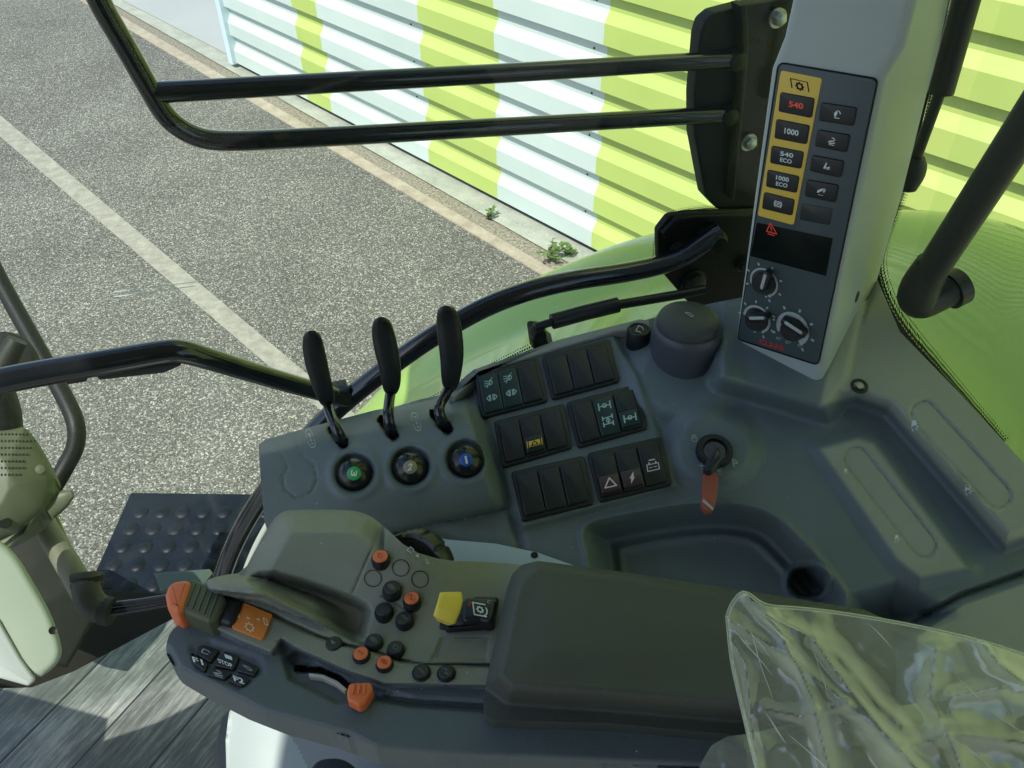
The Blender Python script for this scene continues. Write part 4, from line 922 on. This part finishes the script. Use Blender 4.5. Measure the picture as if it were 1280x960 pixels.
# round push buttons
def rbtn(x, y, rpx, cap, ic, base=None, tall=.0036, nm='push_button', lb=None):
    hb = hA(x, y); n = PA.n; d = .52/ (-(ray(x, y).z)); rm = rpx/FPX*d; c = PA.hit(x, y+2.5, hb); mb = MB()
    lathe(mb, c, n, [(rm*1.06,-.004),(rm*1.06,.001),(rm,.0016),(rm*.98,tall-.001),(rm*.93,tall),(rm*.86,tall)], base or BLACK, 30, c1=False)
    lathe(mb, c, n, [(rm*.85,tall-.003),(rm*.85,tall+.0004),(rm*.76,tall+.001),(.0005,tall+.0011)], cap, 30)
    if ic:
        P = c+n*(tall+.0013); X_, Y_ = pxr(P); mark(mb, ic, (X_, Y_), (rpx*.45, rpx*.12), (-rpx*.1, -rpx*.4), PL(P, n), 0, ICM[id(cap)])
    mb.build(nm, arm, lb)
RUBC = mat('button_rubber', (.022,.026,.022), .5, bump=.3); ORGD = mat('orange_print_dark', (.3,.05,.02), .5); GREYP = mat('print_grey', (.16,.18,.16), .5)
ICM = {id(ORG): ORGD, id(RUBC): GREYP, id(SLATE): GREYP}
for x, y, c, ic in ((476,697,ORG,'hook'),(515,749,ORG,'i'),(452,818,ORG,'line'),(481,829,ORG,'ring')): rbtn(x, y, 10.5, c, ic, lb='button with orange cap')
for x, y, ic in ((490,736,'ring'),(480,763,None),(506,774,'line'),(468,802,'ring'),(495,811,'hook')): rbtn(x, y, 11, RUBC, ic, lb='black rubber button')
for x, y, ic in ((418,804,'play'),(527,839,'line'),(558,840,'i')): rbtn(x, y, 11, RUBC, ic, tall=.0022, lb='flat black button')
for x, y in ((466,723),(501,710),(525,724)):
    mb = MB(); hb = hA(x, y); rpx = 10.5
    for q in ribbon(arc(0,0,1,0,360,36), .1): mb.face([mb.v(PA.hit(x+a*rpx, y-b*rpx*.98, hA(x+a*rpx, y-b*rpx*.98)+.0005)) for a, b in q], BLACK)
    mb.build('blanking_plug', arm)
mb = MB()
for ic, x, y in (('hook',513,687),('line',533,701)): mark(mb, ic, (x, y), (5,3), (2,-4.5), PA, hA(x, y)+.0008, SILV)
mark(mb, [[(-.6,-.5),(.6,-.5),(0,.6)]], (522,694), (4,1.5), (1,-4.5), PA, hA(522,694)+.0008, SILV); mb.build('wheel_symbols', arm)
# thumbwheel
WH = mat('wheel_black', (.018,.022,.018), .35, bump=.2)
c = PA.hit(520,712,.002); mb = MB(); rw = .030; ax = V((-.40,-.72,.56)).normalized(); a_ = ax.orthogonal().normalized(); b_ = ax.cross(a_); rings = []
for hh, rs in ((-.010,.05),(-.010,.9),(-.009,.97),(-.007,1.0),(.005,1.0),(.007,.96),(.0075,.86),(.0055,.82),(.0055,.05)):
    rg_ = []
    for k in range(120):
        t = 2*math.pi*k/120; q = rs*rw*(1-(.06 if k % 10 < 2 and rs > .88 else 0)); rg_.append(c+ax*hh+(a_*math.cos(t)+b_*math.sin(t))*q)
    rings.append(rg_)
mb.rings(rings, WH)
mb.build('thumbwheel', arm)
# yellow paddle on its black rocker
mb = MB(); pillow(mb, [(556,748),(580,744),(624,745),(618,784),(548,785)], PA, .0, .007, BLACK, .002, .003)
pillow(mb, [(562,778),(590,770),(616,776),(617,782),(555,786)], PA, .006, .011, BLACK, .002, .002)
pillow(mb, [(576,752),(584,745),(622,748),(616,778),(600,774),(578,776)], PA, .005, .017, SWITCH, .003, .004)
X_ = (600,762); mark(mb, ribbon([(.9,1),(-1,1),(-1,-1),(.9,-1)], .22)+gear(0,0,.38,.22)+ribbon(arc(.1,0,1.0,-60,30), .2), X_, (8,1.5), (-1,-7.5), PA, .0175, WHT)
mark(mb, ribbon([(-.6,.6),(-.6,-.4)], .5)+ribbon([(0,.8),(.6,.6)], .4), (588,756), (3,1), (0,-4), PA, .0175, REDP); mark(mb, 'hook', (611,752), (3,1), (0,-3), PA, .0175, SILV)
pd = mb.build('rocker_base', arm)
mb = MB(); loft(mb, [(563,743,.578,0.5),(563.5,744,.578,14),(563,752,.574,15.5),(560,762,.571,15.5),(557,770,.572,15),(555,775,.576,9)], YELP, 24, .55, 6, 0); mb.build('yellow_paddle', pd)
# orange slider
mb = MB(); pillow(mb, [(436,853),(464,852),(466,862),(456,878),(449,882),(434,874),(433,864)], PA, .002, .011, ORG, .002, .003)
for k in range(3): pillow(mb, [(441+k*7,855),(444+k*7,855),(442+k*7,867),(439+k*7,867)], PA, .0105, .0125, ORG, .0008)
mb.build('orange_slider', arm)
mb = MB()
pillow(mb, [(386,841),(404,843),(422,851),(434,861),(431,864),(419,855),(402,847),(386,845)], PA, -.006, -.0012, mat('cream_scale', (.5,.5,.4), .5), .0004); mb.build('slider_scale', arm)
mb = MB(); mark(mb, 'hook', (370,836), (4,1), (0,-4.5), PA, hA(370,836)+.001, SILV); mb.build('slider_symbol', arm)
# keypad F1 F2 STOP
KP = [([(247,809),(253,805.5),(274,812),(263,828),(244,817)], 'hook', 0), ([(281,813),(299,820),(292,837),(266,831.5)], 'STOP', 1), ([(302,823),(323,834),(318,845),(295,838)], 'line', 0),
      ([(239,815),(241,818),(260,829),(256,840),(240,828)], 'F1', 2), ([(262,833),(290,841),(280,849),(258,843)], 'imp_b', 0), ([(294,843),(314,848),(302,858),(283,850)], 'F2', 2)]
for P, s, kind in KP:
    mb = MB(); cx = sum(q[0] for q in P)/len(P); cy = sum(q[1] for q in P)/len(P); hb = hA(cx, cy); pillow(mb, P, PA, hb-.002, hb+.003, SWITCH, .0008, .0012); hh = hb+.0033
    if kind == 0: mark(mb, s, (cx, cy), (7.5,2.4), (-1,-4.5), PA, hh, SILV)
    elif kind == 1: text(mb, s, (cx-3, cy+3.5), (9,3.4), (-1.2,-2.8), PA, hh, WHT); mark(mb, 'block', (cx+1, cy-4), (5,1.8), (-1,-4), PA, hh, WHT)
    else: text(mb, s, (cx, cy), (6.5,2.2), (-1,-3.6), PA, hh, WHT)
    mb.build('keypad_button', arm)
# orange label
mb = MB(); hb = hA(318,777)+.001; pillow(mb, [(304,752.5),(341,768),(328,800),(289,784)], PA, hb-.004, hb+.0012, ORL, .0004, .002)
hh = hb+.0015; mark(mb, ribbon([(-1,.6),(-1,-.6),(-.6,-.6),(-.6,.6)], .3, True), (302,771), (5,2), (-1,-4), PA, hh, CREAM); mark(mb, 'play', (311,773), (4,1.5), (-1,-3), PA, hh, CREAM)
mark(mb, [[(.6,.6),(.6,-.6),(-.6,0)]], (322,774), (4,1.5), (-1,-3), PA, hh, CREAM); mark(mb, ribbon(box2(-.5,-1,.5,1), .3, True), (332,777), (4,1.5), (-1,-4), PA, hh, CREAM)
mark(mb, gear(0,0,.7,.22), (312,784), (6.2,1), (-1,-6.2), PA, hh, CREAM); mb.build('orange_label', arm)
# drive lever
LO = mat('lever_olive', (.085,.098,.05), .5, bump=.3); mb = MB(); pillow(mb, [(231,729),(239,722),(258,729),(279,742),(282,750),(270,774),(260,777),(238,768),(221,760)], PA, -.004, .018, LO, .003, .003, 4)
for k in range(5):
    x = 241+k*7.2; y = 726+k*3.4; pillow(mb, [(x+1,y+2),(x+3.6,y+3.2),(x-7.5,y+32),(x-10,y+31)], PA, .0175, .0188, LO, .0006)
dl = mb.build('drive_lever', arm)
mb = MB(); pillow(mb, [(205,742),(209,731),(217,725),(231,723),(240,726),(229,760),(221,765),(208,758)], PA, -.003, .0205, ORG, .0045, .004, 5); mb.build('orange_thumb_tip', dl)
mb = MB(); pillow(mb, [(276,742),(303,751),(290,781),(262,772)], PA, .0, .0135, BLACK, .003, .004); mb.build('lever_gate', arm)
mb = MB(); pillow(mb, [(208,762),(232,748),(250,768),(262,776),(226,778)], PA, -.02, .0, BLACK, .004, .004); mb.build('lever_root', arm)
# armrest carriage with a pale top
crg = thing('armrest_bracket', at(600,690,.68), 'pale blue grey bracket plate showing between armrest and side console', 'bracket')
PB = PL((0,0,CAMZ-.56), (0,0,1))
mb = MB(); pillow(mb, [(470,672),(520,664),(560,672),(620,677),(672,688),(740,712),(740,740),(500,720)], PB, -.05, .0, LEDGE, .004); mb.build('bracket_plate', crg)
mb = MB(); lathe(mb, PB.hit(668,694,.0002), Z, [(.003,0),(.003,.0006),(.0025,.0006)], HOLE, 16); mb.build('bolt_hole', crg)
# ================================================================== FLOOR, SEAT BASE, STEP
PFl = PL((0,0,CAMZ-1.1), (0,0,1))
mb = MB(); pillow(mb, [(-300,880),(-80,862),(40,858),(92,838),(224,768),(560,768),(1250,850),(1500,1400),(-300,1400)], PFl, -.03, 0, FLOORM, .003); o = mb.build('floor'); tag(o, 'grey wood grain vinyl floor mat of the cab', kind='structure')
PS_ = PL((0,0,CAMZ-1.13), (0,0,1))
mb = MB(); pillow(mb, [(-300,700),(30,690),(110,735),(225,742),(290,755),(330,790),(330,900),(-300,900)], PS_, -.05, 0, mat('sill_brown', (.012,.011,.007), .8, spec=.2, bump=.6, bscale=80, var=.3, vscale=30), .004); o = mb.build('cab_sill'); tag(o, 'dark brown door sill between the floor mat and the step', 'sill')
# step
st = thing('entry_step', at(220,690,1.6), 'dark blue glossy step plate studded with rows of raised domes', 'step')
PT = PL((0,0,CAMZ-1.3), (0,0,1)); mb = MB(); pillow(mb, [(163,615),(420,618),(420,800),(90,800),(118,716)], PT, -.05, 0, STEPM, .004, .005); mb.build('step_plate', st)
mb = MB()
for row, (y, x0, dx) in enumerate(((640,176,26),(661,164,27.5),(683,153,28.5),(706,142,29.5),(731,131,30.5))):
    for k in range(8):
        x = x0+k*dx
        if x > 335: continue
        lathe(mb, PT.hit(x, y), Z, [(.016,0),(.0145,.0015),(.010,.0036),(.0005,.0046)], STEPM, 16)
dm = mb.build('anti_slip_domes', st); dm['kind'] = 'stuff'
mb = MB(); q = [(192,716),(262,711),(266,716),(252,733),(200,738)]; pillow(mb, q, PL((0,0,CAMZ-.95), (0,0,1)), -.004, 0, mat('green_tinted_tab', (.09,.12,.09), .2, coat=.5), .001); tag(mb.build('acrylic_tab'), 'small green grey rectangular tab lying above the step plate', 'tab')
# seat base
sb = thing('seat_base', at(340,900,.85), 'white curved seat pedestal under the armrest', 'seat base')
PSB = PL((0,0,CAMZ-.80), (0,0,1))
def rel_sb(X, Y):
    d = sdline([(284,1010),(283,930),(288,888),(300,862),(330,850)], X, Y)
    H = -.09*(1-np.clip(d/70, 0, 1))**2.2
    return H
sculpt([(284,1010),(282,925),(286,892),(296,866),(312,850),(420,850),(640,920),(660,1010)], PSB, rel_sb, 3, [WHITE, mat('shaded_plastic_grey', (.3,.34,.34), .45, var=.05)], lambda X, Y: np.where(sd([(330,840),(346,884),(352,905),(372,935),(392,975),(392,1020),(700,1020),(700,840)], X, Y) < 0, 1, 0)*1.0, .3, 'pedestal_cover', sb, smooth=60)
mb = MB(); pillow(mb, [(262,1020),(268,930),(276,895),(290,880),(298,1020)], PL((0,0,CAMZ-.98), (0,0,1)), -.1, 0, mat('dark_blue_black', (.012,.016,.022), .4), .006); mb.build('base_skirt', sb)
mb = MB(); loft(mb, [(340,893,.70,8),(352,898,.70,14),(368,906,.70,13),(378,911,.70,8)], BLACK, 16, .9, 2.2, 2)
for x, y in ((340,894),(354,903)): ptube(mb, [(x+5,y-8,.68),(x-3,y+6,.67)], .0022, BLACK, sub=0, n=8)
mb.build('adjuster_knob', sb)
PSK = PL((0,0,CAMZ-.72), (0,0,1)); mb = MB(); pillow(mb, chaik([(385,975),(388,958),(400,947),(430,946),(452,965),(460,990)], 2), PSK, -.05, 0, mat('slot_dark', (.02,.025,.028), .5), .003); pillow(mb, [(548,945),(700,953),(760,1000),(580,1000)], PSK, -.05, 0, BLACK, .003); mb.build('cable_duct', sb)
# ================================================================== LEFT SIDE PIECES
cl = thing('steering_column', at(30,780,.8), 'pale grey green column with a rounded foot at the left edge', 'column')
PCm = PL(at(40,780,.85), -ray(55,760)+V((.02,0,0)))
mb = MB(); pillow(mb, chaik([(-60,640),(0,674),(22,694),(42,728),(64,766),(77,804),(78,820),(68,836),(42,853),(-60,780)], 2), PCm, -.06, .0, PALE, .008, 0, 5); mb.build('column_shell', cl)
mb = MB(); pillow(mb, [(-60,700),(0,776),(26,822),(46,850),(36,858),(0,848),(-60,800)], PCm, -.05, .004, WHITE, .004, .004); mb.build('sunlit_edge', cl)  # lower facet of the column, its sunlight put in as white colour
mb = MB(); lathe(mb, PCm.hit(66,788,.0), PCm.n, [(.004,0),(.004,.001),(.003,.0005)], DARK, 12); mb.build('column_screw', cl)
cv = thing('perforated_cover', at(30,600,.95), 'olive grey rounded cover with rows of small holes', 'cover')
PV = PL(at(30,600,.98), -ray(40,600))
def rel_cv(X, Y):
    s = sd([(-40,520),(0,533),(31,533),(48,555),(61,577),(70,596),(68,618),(57,640),(26,664),(-40,690)], X, Y); return .03*np.sqrt(np.clip(-s/50, 0, 1))
cvm = [PERF]
sculpt(chaik([(-40,520),(0,532),(31,532),(48,553),(61,575),(70,596),(68,618),(57,640),(26,664),(-40,690)], 1), PV, rel_cv, 2.5, PERF, None, .02, 'cover_shell', cv)
def hV(x, y): return float(rel_cv(np.array([[float(x)]]), np.array([[float(y)]]))[0, 0])
mb = MB()
for j in range(7):
    for k in range(12):
        x = 2+k*4.6; y = 543+j*8.4
        if x > 46+j*1.5-abs(j-2)*3 or x > 50-j*4: continue
        mb.face([mb.v(PV.hit(x+a, y+b, hV(x, y)+.0008)) for a, b in circ(0, 0, 1.1, 1.7, 8)], HOLE)
mb.build('perforations', cv)['kind'] = 'stuff'
mb = MB(); lathe(mb, PV.hit(50,587,hV(50,587)), PV.n, [(.006,0),(.005,.003),(.001,.004)], PERF, 14); mb.build('cover_rivet', cv)
mb = MB(); lathe(mb, PV.hit(6,653,hV(6,653)), PV.n, [(.007,0),(.006,.002),(.003,.002)], DARK, 14); mb.build('cover_rivet', cv)
mb = MB(); loft(mb, [(58,640,.99,12),(72,628,1.0,13),(84,620,1.0,9),(91,617,1.0,4)], PERF, 14, .6, 2.5, 2); mb.build('cover_lug', cv)
mb = MB(); pillow(mb, [(26,664),(62,590),(69,600),(64,620),(40,655),(0,700),(-30,712),(-30,690)], PV, -.06, .008, mat('cover_rim', (.14,.155,.1), .5, var=.1), .004); mb.build('cover_rim', cv)
ps = thing('beige_post', at(78,690,1.0), 'beige grey slanted post behind the pale column', 'post')
mb = MB(); ptube(mb, [(46,640,1.05),(78,694,1.02),(112,752,.99)], [.0135,.014,.015], BEIGE, sub=1); mb.build('post_tube', ps)
mb = MB(); ptube(mb, [(68,640,1.06),(86,680,1.05),(100,710,1.04)], .002, mat('yellow_wire', (.35,.33,.05), .5), sub=1, n=8); mb.build('wire', ps)
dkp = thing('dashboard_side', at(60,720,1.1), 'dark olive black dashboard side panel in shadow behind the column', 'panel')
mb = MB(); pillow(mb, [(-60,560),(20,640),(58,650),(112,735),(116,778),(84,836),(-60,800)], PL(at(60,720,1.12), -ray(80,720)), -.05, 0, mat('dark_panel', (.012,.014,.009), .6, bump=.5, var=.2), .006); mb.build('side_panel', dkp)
hs = thing('rubber_hose', at(120,745,.95), 'black rubber hose elbow with a ribbed collar beside the floor mat', 'hose')
HS = mat('hose_rubber', (.045,.045,.038), .55, bump=.4, bscale=300)
mb = MB(); ptube(mb, [(108,722,.98),(108,742,.97),(116,758,.97),(134,764,.97)], [.0155,.016,.017,.0155], HS, sub=3); mb.build('hose_elbow', hs)
mb = MB(); ptube(mb, [(109,718,.98),(109,725,.98)], .0185, RUBBER, sub=0); ptube(mb, [(109,729,.98),(109,734,.98)], .0178, RUBBER, sub=0); ptube(mb, [(128,763,.97),(140,765,.97)], .0165, RUBBER, sub=0); mb.build('hose_collar', hs)
for dy, lb in ((0,''),(9,'')):
    mb = MB(); ptube(mb, [(136,757+dy,.97),(180,752+dy*.8,.98),(250,740+dy*.6,1.0)], .0042, GLOSS, sub=1); mb.build('cable', hs)
er = thing('exterior_handrail', at(90,540,1.25), 'slim dark exterior handrail bent near the left edge over the asphalt', 'handrail')
mb = MB(); ptube(mb, [(-30,290,1.3),(0,352,1.28),(45,432,1.25),(84,502,1.22),(96,530,1.21),(96,556,1.21),(84,580,1.21),(60,620,1.2)], .0125, DARK, sub=4); mb.build('handrail_tube', er)
kn = thing('round_boot', at(10,450,.9), 'round black boot with a grey stalk at the left edge above the grab rail', 'boot')
mb = MB(); c = at(2,448,.92); lathe(mb, c, (.3,-.6,.7), [(.03,-.04),(.032,-.01),(.03,.0),(.022,.004),(.001,.006)], mat('boot_black', (.012,.013,.01), .8), 32); mb.build('boot_ring', kn)
mb = MB(); ptube(mb, [(22,425,.87),(8,450,.87),(-16,500,.87)], [.010,.012,.013], mat('dark_panel'), sub=1); mb.build('stalk', kn)
mb = MB(); ptube(mb, [(-14,480,.95),(0,510,.97),(8,540,.99)], [.022,.022,.018], mat('dark_panel'), sub=2); mb.build('stalk_housing', kn)
# ================================================================== SEAT AND PLASTIC FILM
PSt = PL((0,0,CAMZ-.60), (0,-.25,.97))
se = thing('driver_seat', PSt.hit(1100,930), 'olive grey seat side bolster under clear plastic', 'seat')
def rel_seat(X, Y):
    s = sd([(930,925),(960,908),(1040,902),(1120,886),(1200,872),(1320,860),(1320,1040),(930,1040)], X, Y); return .05*np.sqrt(np.clip(1-(1-np.clip(-s/60, 0, 1))**2, 0, 1))
sculpt([(930,1040),(928,935),(940,918),(960,908),(1040,902),(1120,886),(1200,872),(1320,860),(1320,1040)], PSt, rel_seat, 5, mat('seat_fabric', (.13,.135,.085), .7, bump=.6, bscale=500, var=.1), None, .08, 'seat_bolster', se, smooth=70)
film_out = [(909,771),(913,758),(924,742),(934,740),(938,750),(955,758),(1000,760),(1057,767),(1139,781),(1227,801),(1290,822),(1290,1000),(955,1000),(935,916),(922,860),(914,824)]
PFm = PL(at(1050,840,.47), (0,-.45,.89))
folds = [([(912,775),(1000,830),(1090,905),(1150,975)], .010, 9), ([(935,745),(975,790),(1015,870),(1040,980)], .012, 8), ([(960,765),(1050,820),(1100,880),(1128,905)], .011, 10),
 ([(1020,805),(1060,860),(1120,930),(1150,965)], .009, 7), ([(1227,801),(1250,830),(1290,860)], .014, 8), ([(1170,815),(1160,870),(1190,930),(1215,1000)], .010, 12), ([(914,800),(932,830),(945,960)], .007, 6), ([(1190,870),(1240,860),(1290,868)], .008, 10), ([(955,885),(1000,895),(1060,880)], .006, 6), ([(1120,940),(1190,915),(1290,930)], .012, 14)]
def rel_film(X, Y):
    H = np.zeros(X.shape)
    for L, a, w in folds:
        d = np.sqrt(sdline(L, X, Y)**2+9)-3; H += a*np.exp(-d/(w*1.3))
    def tri(u): u = u-np.floor(u); return np.sqrt((u-.5)**2+.0009)*2
    w1 = 18*np.sin(X*.011+Y*.017+1)+9*np.sin(X*.03-Y*.023); w2 = 15*np.sin(X*.014-Y*.02+2)+7*np.sin(Y*.05)
    for ang, wl, am, ph in ((34,150,.012,.1),(62,96,.006,.4),(18,70,.0034,.7),(84,190,.010,.25),(130,120,.004,.6),(48,33,.0011,.2),(75,21,.0005,.3),(150,27,.0005,.9)):
        q = math.radians(ang-90); H += am*.62*tri((X*math.cos(q)+Y*math.sin(q)+w1*.7+(w2*.5 if wl < 100 else 0))/wl+ph)
    return H - .01
fl = thing('plastic_cover', PFm.hit(1050,840), 'crumpled clear plastic film draped over the seat at the lower right', 'plastic film')
sculpt(film_out, PFm, rel_film, 2.6, FILM, None, 0, 'film_sheet', fl, smooth=35)
folds2 = folds; 
def rel_film2(X, Y): return rel_film(X+137, Y*1.1+71)*1.2 - .012
sculpt([(873,985),(874,958),(889,932),(908,921),(930,918),(990,905),(1080,890),(1140,880),(1290,850),(1290,1000),(900,1000)], PL(at(1050,900,.50), (0,-.35,.93)), rel_film2, 3, FILM, None, 0, 'film_bunch', fl, smooth=35)
mb = MB(); PP = [(909,771),(913,758),(924,742),(934,740),(955,758),(1000,760),(1057,767),(1139,781),(1227,801),(1290,822)]
PH = PP; tube(mb, [PFm.hit(x, y, .012) for x, y in PP], .0011, FILM, 8, 2); tube(mb, [PFm.hit(x, y, .008) for x, y in ((909,771),(914,824),(922,860),(935,916),(952,985))], .0011, FILM, 8, 2); mb.build('film_hem', fl)
random.seed(11); mb = MB()
def on_film(x, y): return PFm.hit(x, y, float(rel_film(np.array([[x]], float), np.array([[y]], float))[0, 0])+.0006)
def inside_film(x, y): return float(sd(film_out, np.array([[x]], float), np.array([[y]], float))[0, 0]) < -3
for k in range(13):
    if k < 6: x, y = random.uniform(915,960), random.uniform(748,800); ang = random.uniform(25,75)
    elif k < 11: x, y = random.uniform(950,1250), random.uniform(770,900); ang = random.choice((random.uniform(30,65), random.uniform(60,110)))
    else: x, y = random.uniform(960,1270), random.uniform(860,950); ang = random.uniform(-25,40)
    P = []; n = random.randint(5, 13); st = random.uniform(7, 13)
    for j in range(n):
        if not inside_film(x, y): break
        P.append(on_film(x, y)); ang += random.uniform(-5, 5); x += st*math.cos(R(ang)); y += st*math.sin(R(ang))
    if len(P) > 3:
        rm_ = random.uniform(.0002, .0005); tube(mb, P, [rm_*math.sin(math.pi*(q+.15)/(len(P)-.7)) for q in range(len(P))], CREASE, 5, 1)
fm = [o for o in fl.children if o.name.startswith('film_sheet')][0]
mb.build('film_creases', fl)['kind'] = 'stuff'
# ================================================================== CAB ROOF, REAR WALL AND ADDED SHADE SLAB (they shade the interior)
SUNV = V((-.30, -.45, .84)).normalized()
mb = MB(); RX0, RX1, RY0, RY1 = -.68, 1.15, -1.3, .75
mb.rings([[V((x, y, z_)) for x, y in ((RX0,RY0),(RX1,RY0),(RX1,RY1),(RX0,RY1))] for z_ in (CAMZ+.46, CAMZ+.6)], mat('roof_lining', (.3,.3,.28), .7)); tag(mb.build('cab_roof'), 'flat cab roof above the controls', kind='structure')
mb = MB(); mb.rings([[V((x, y, z_)) for x, y in ((-.6,-1.32),(1.2,-1.32),(1.2,-1.25),(-.6,-1.25))] for z_ in (CAMZ-1.1, CAMZ+.46)], mat('rear_wall', (.08,.085,.08), .7)); tag(mb.build('cab_rear_wall'), 'dark lower rear wall of the cab', kind='structure')
sh = [PFl.hit(x, y) for x, y in ((-120,830),(0,860),(135,898),(130,926),(200,902),(265,868),(300,856),(300,1150),(-120,1150))]  # floor shadow outline, traced sunwards into an unseen slab added to cast it
k_ = .42/SUNV.z; mb = MB(); mb.rings([[q+SUNV*k_ for q in sh], [q+SUNV*(k_+.05) for q in sh]], mat('shade_slab', (.08,.085,.08), .6)); tag(mb.build('floor_shade_slab'), 'unseen slab added to shade part of the cab floor', kind='structure')
# ================================================================== LIGHT
W = bpy.data.worlds.new('World'); S.world = W; W.use_nodes = True; nt = W.node_tree; bg = nt.nodes['Background']
sky = nt.nodes.new('ShaderNodeTexSky'); sky.sky_type = 'NISHITA'; sky.sun_disc = False
el = math.asin(SUNV.z); az = math.atan2(SUNV.x, SUNV.y)
sky.sun_elevation = el; sky.sun_rotation = az
nt.links.new(sky.outputs[0], bg.inputs[0]); bg.inputs[1].default_value = .15
sd_ = bpy.data.lights.new('sun', 'SUN'); sd_.energy = 4.1; sd_.angle = R(.5); sd_.color = (1,.97,.88)
so = bpy.data.objects.new('sun', sd_); COL.objects.link(so); so.rotation_euler = SUNV.to_track_quat('Z', 'Y').to_euler(); so.location = (-5,0,8)
S.view_settings.view_transform = 'Standard'; S.view_settings.look = 'None'; S.view_settings.exposure = .45; S.view_settings.gamma = 1
S.cycles.max_bounces = 10; S.cycles.transparent_max_bounces = 24; S.cycles.use_denoising = True
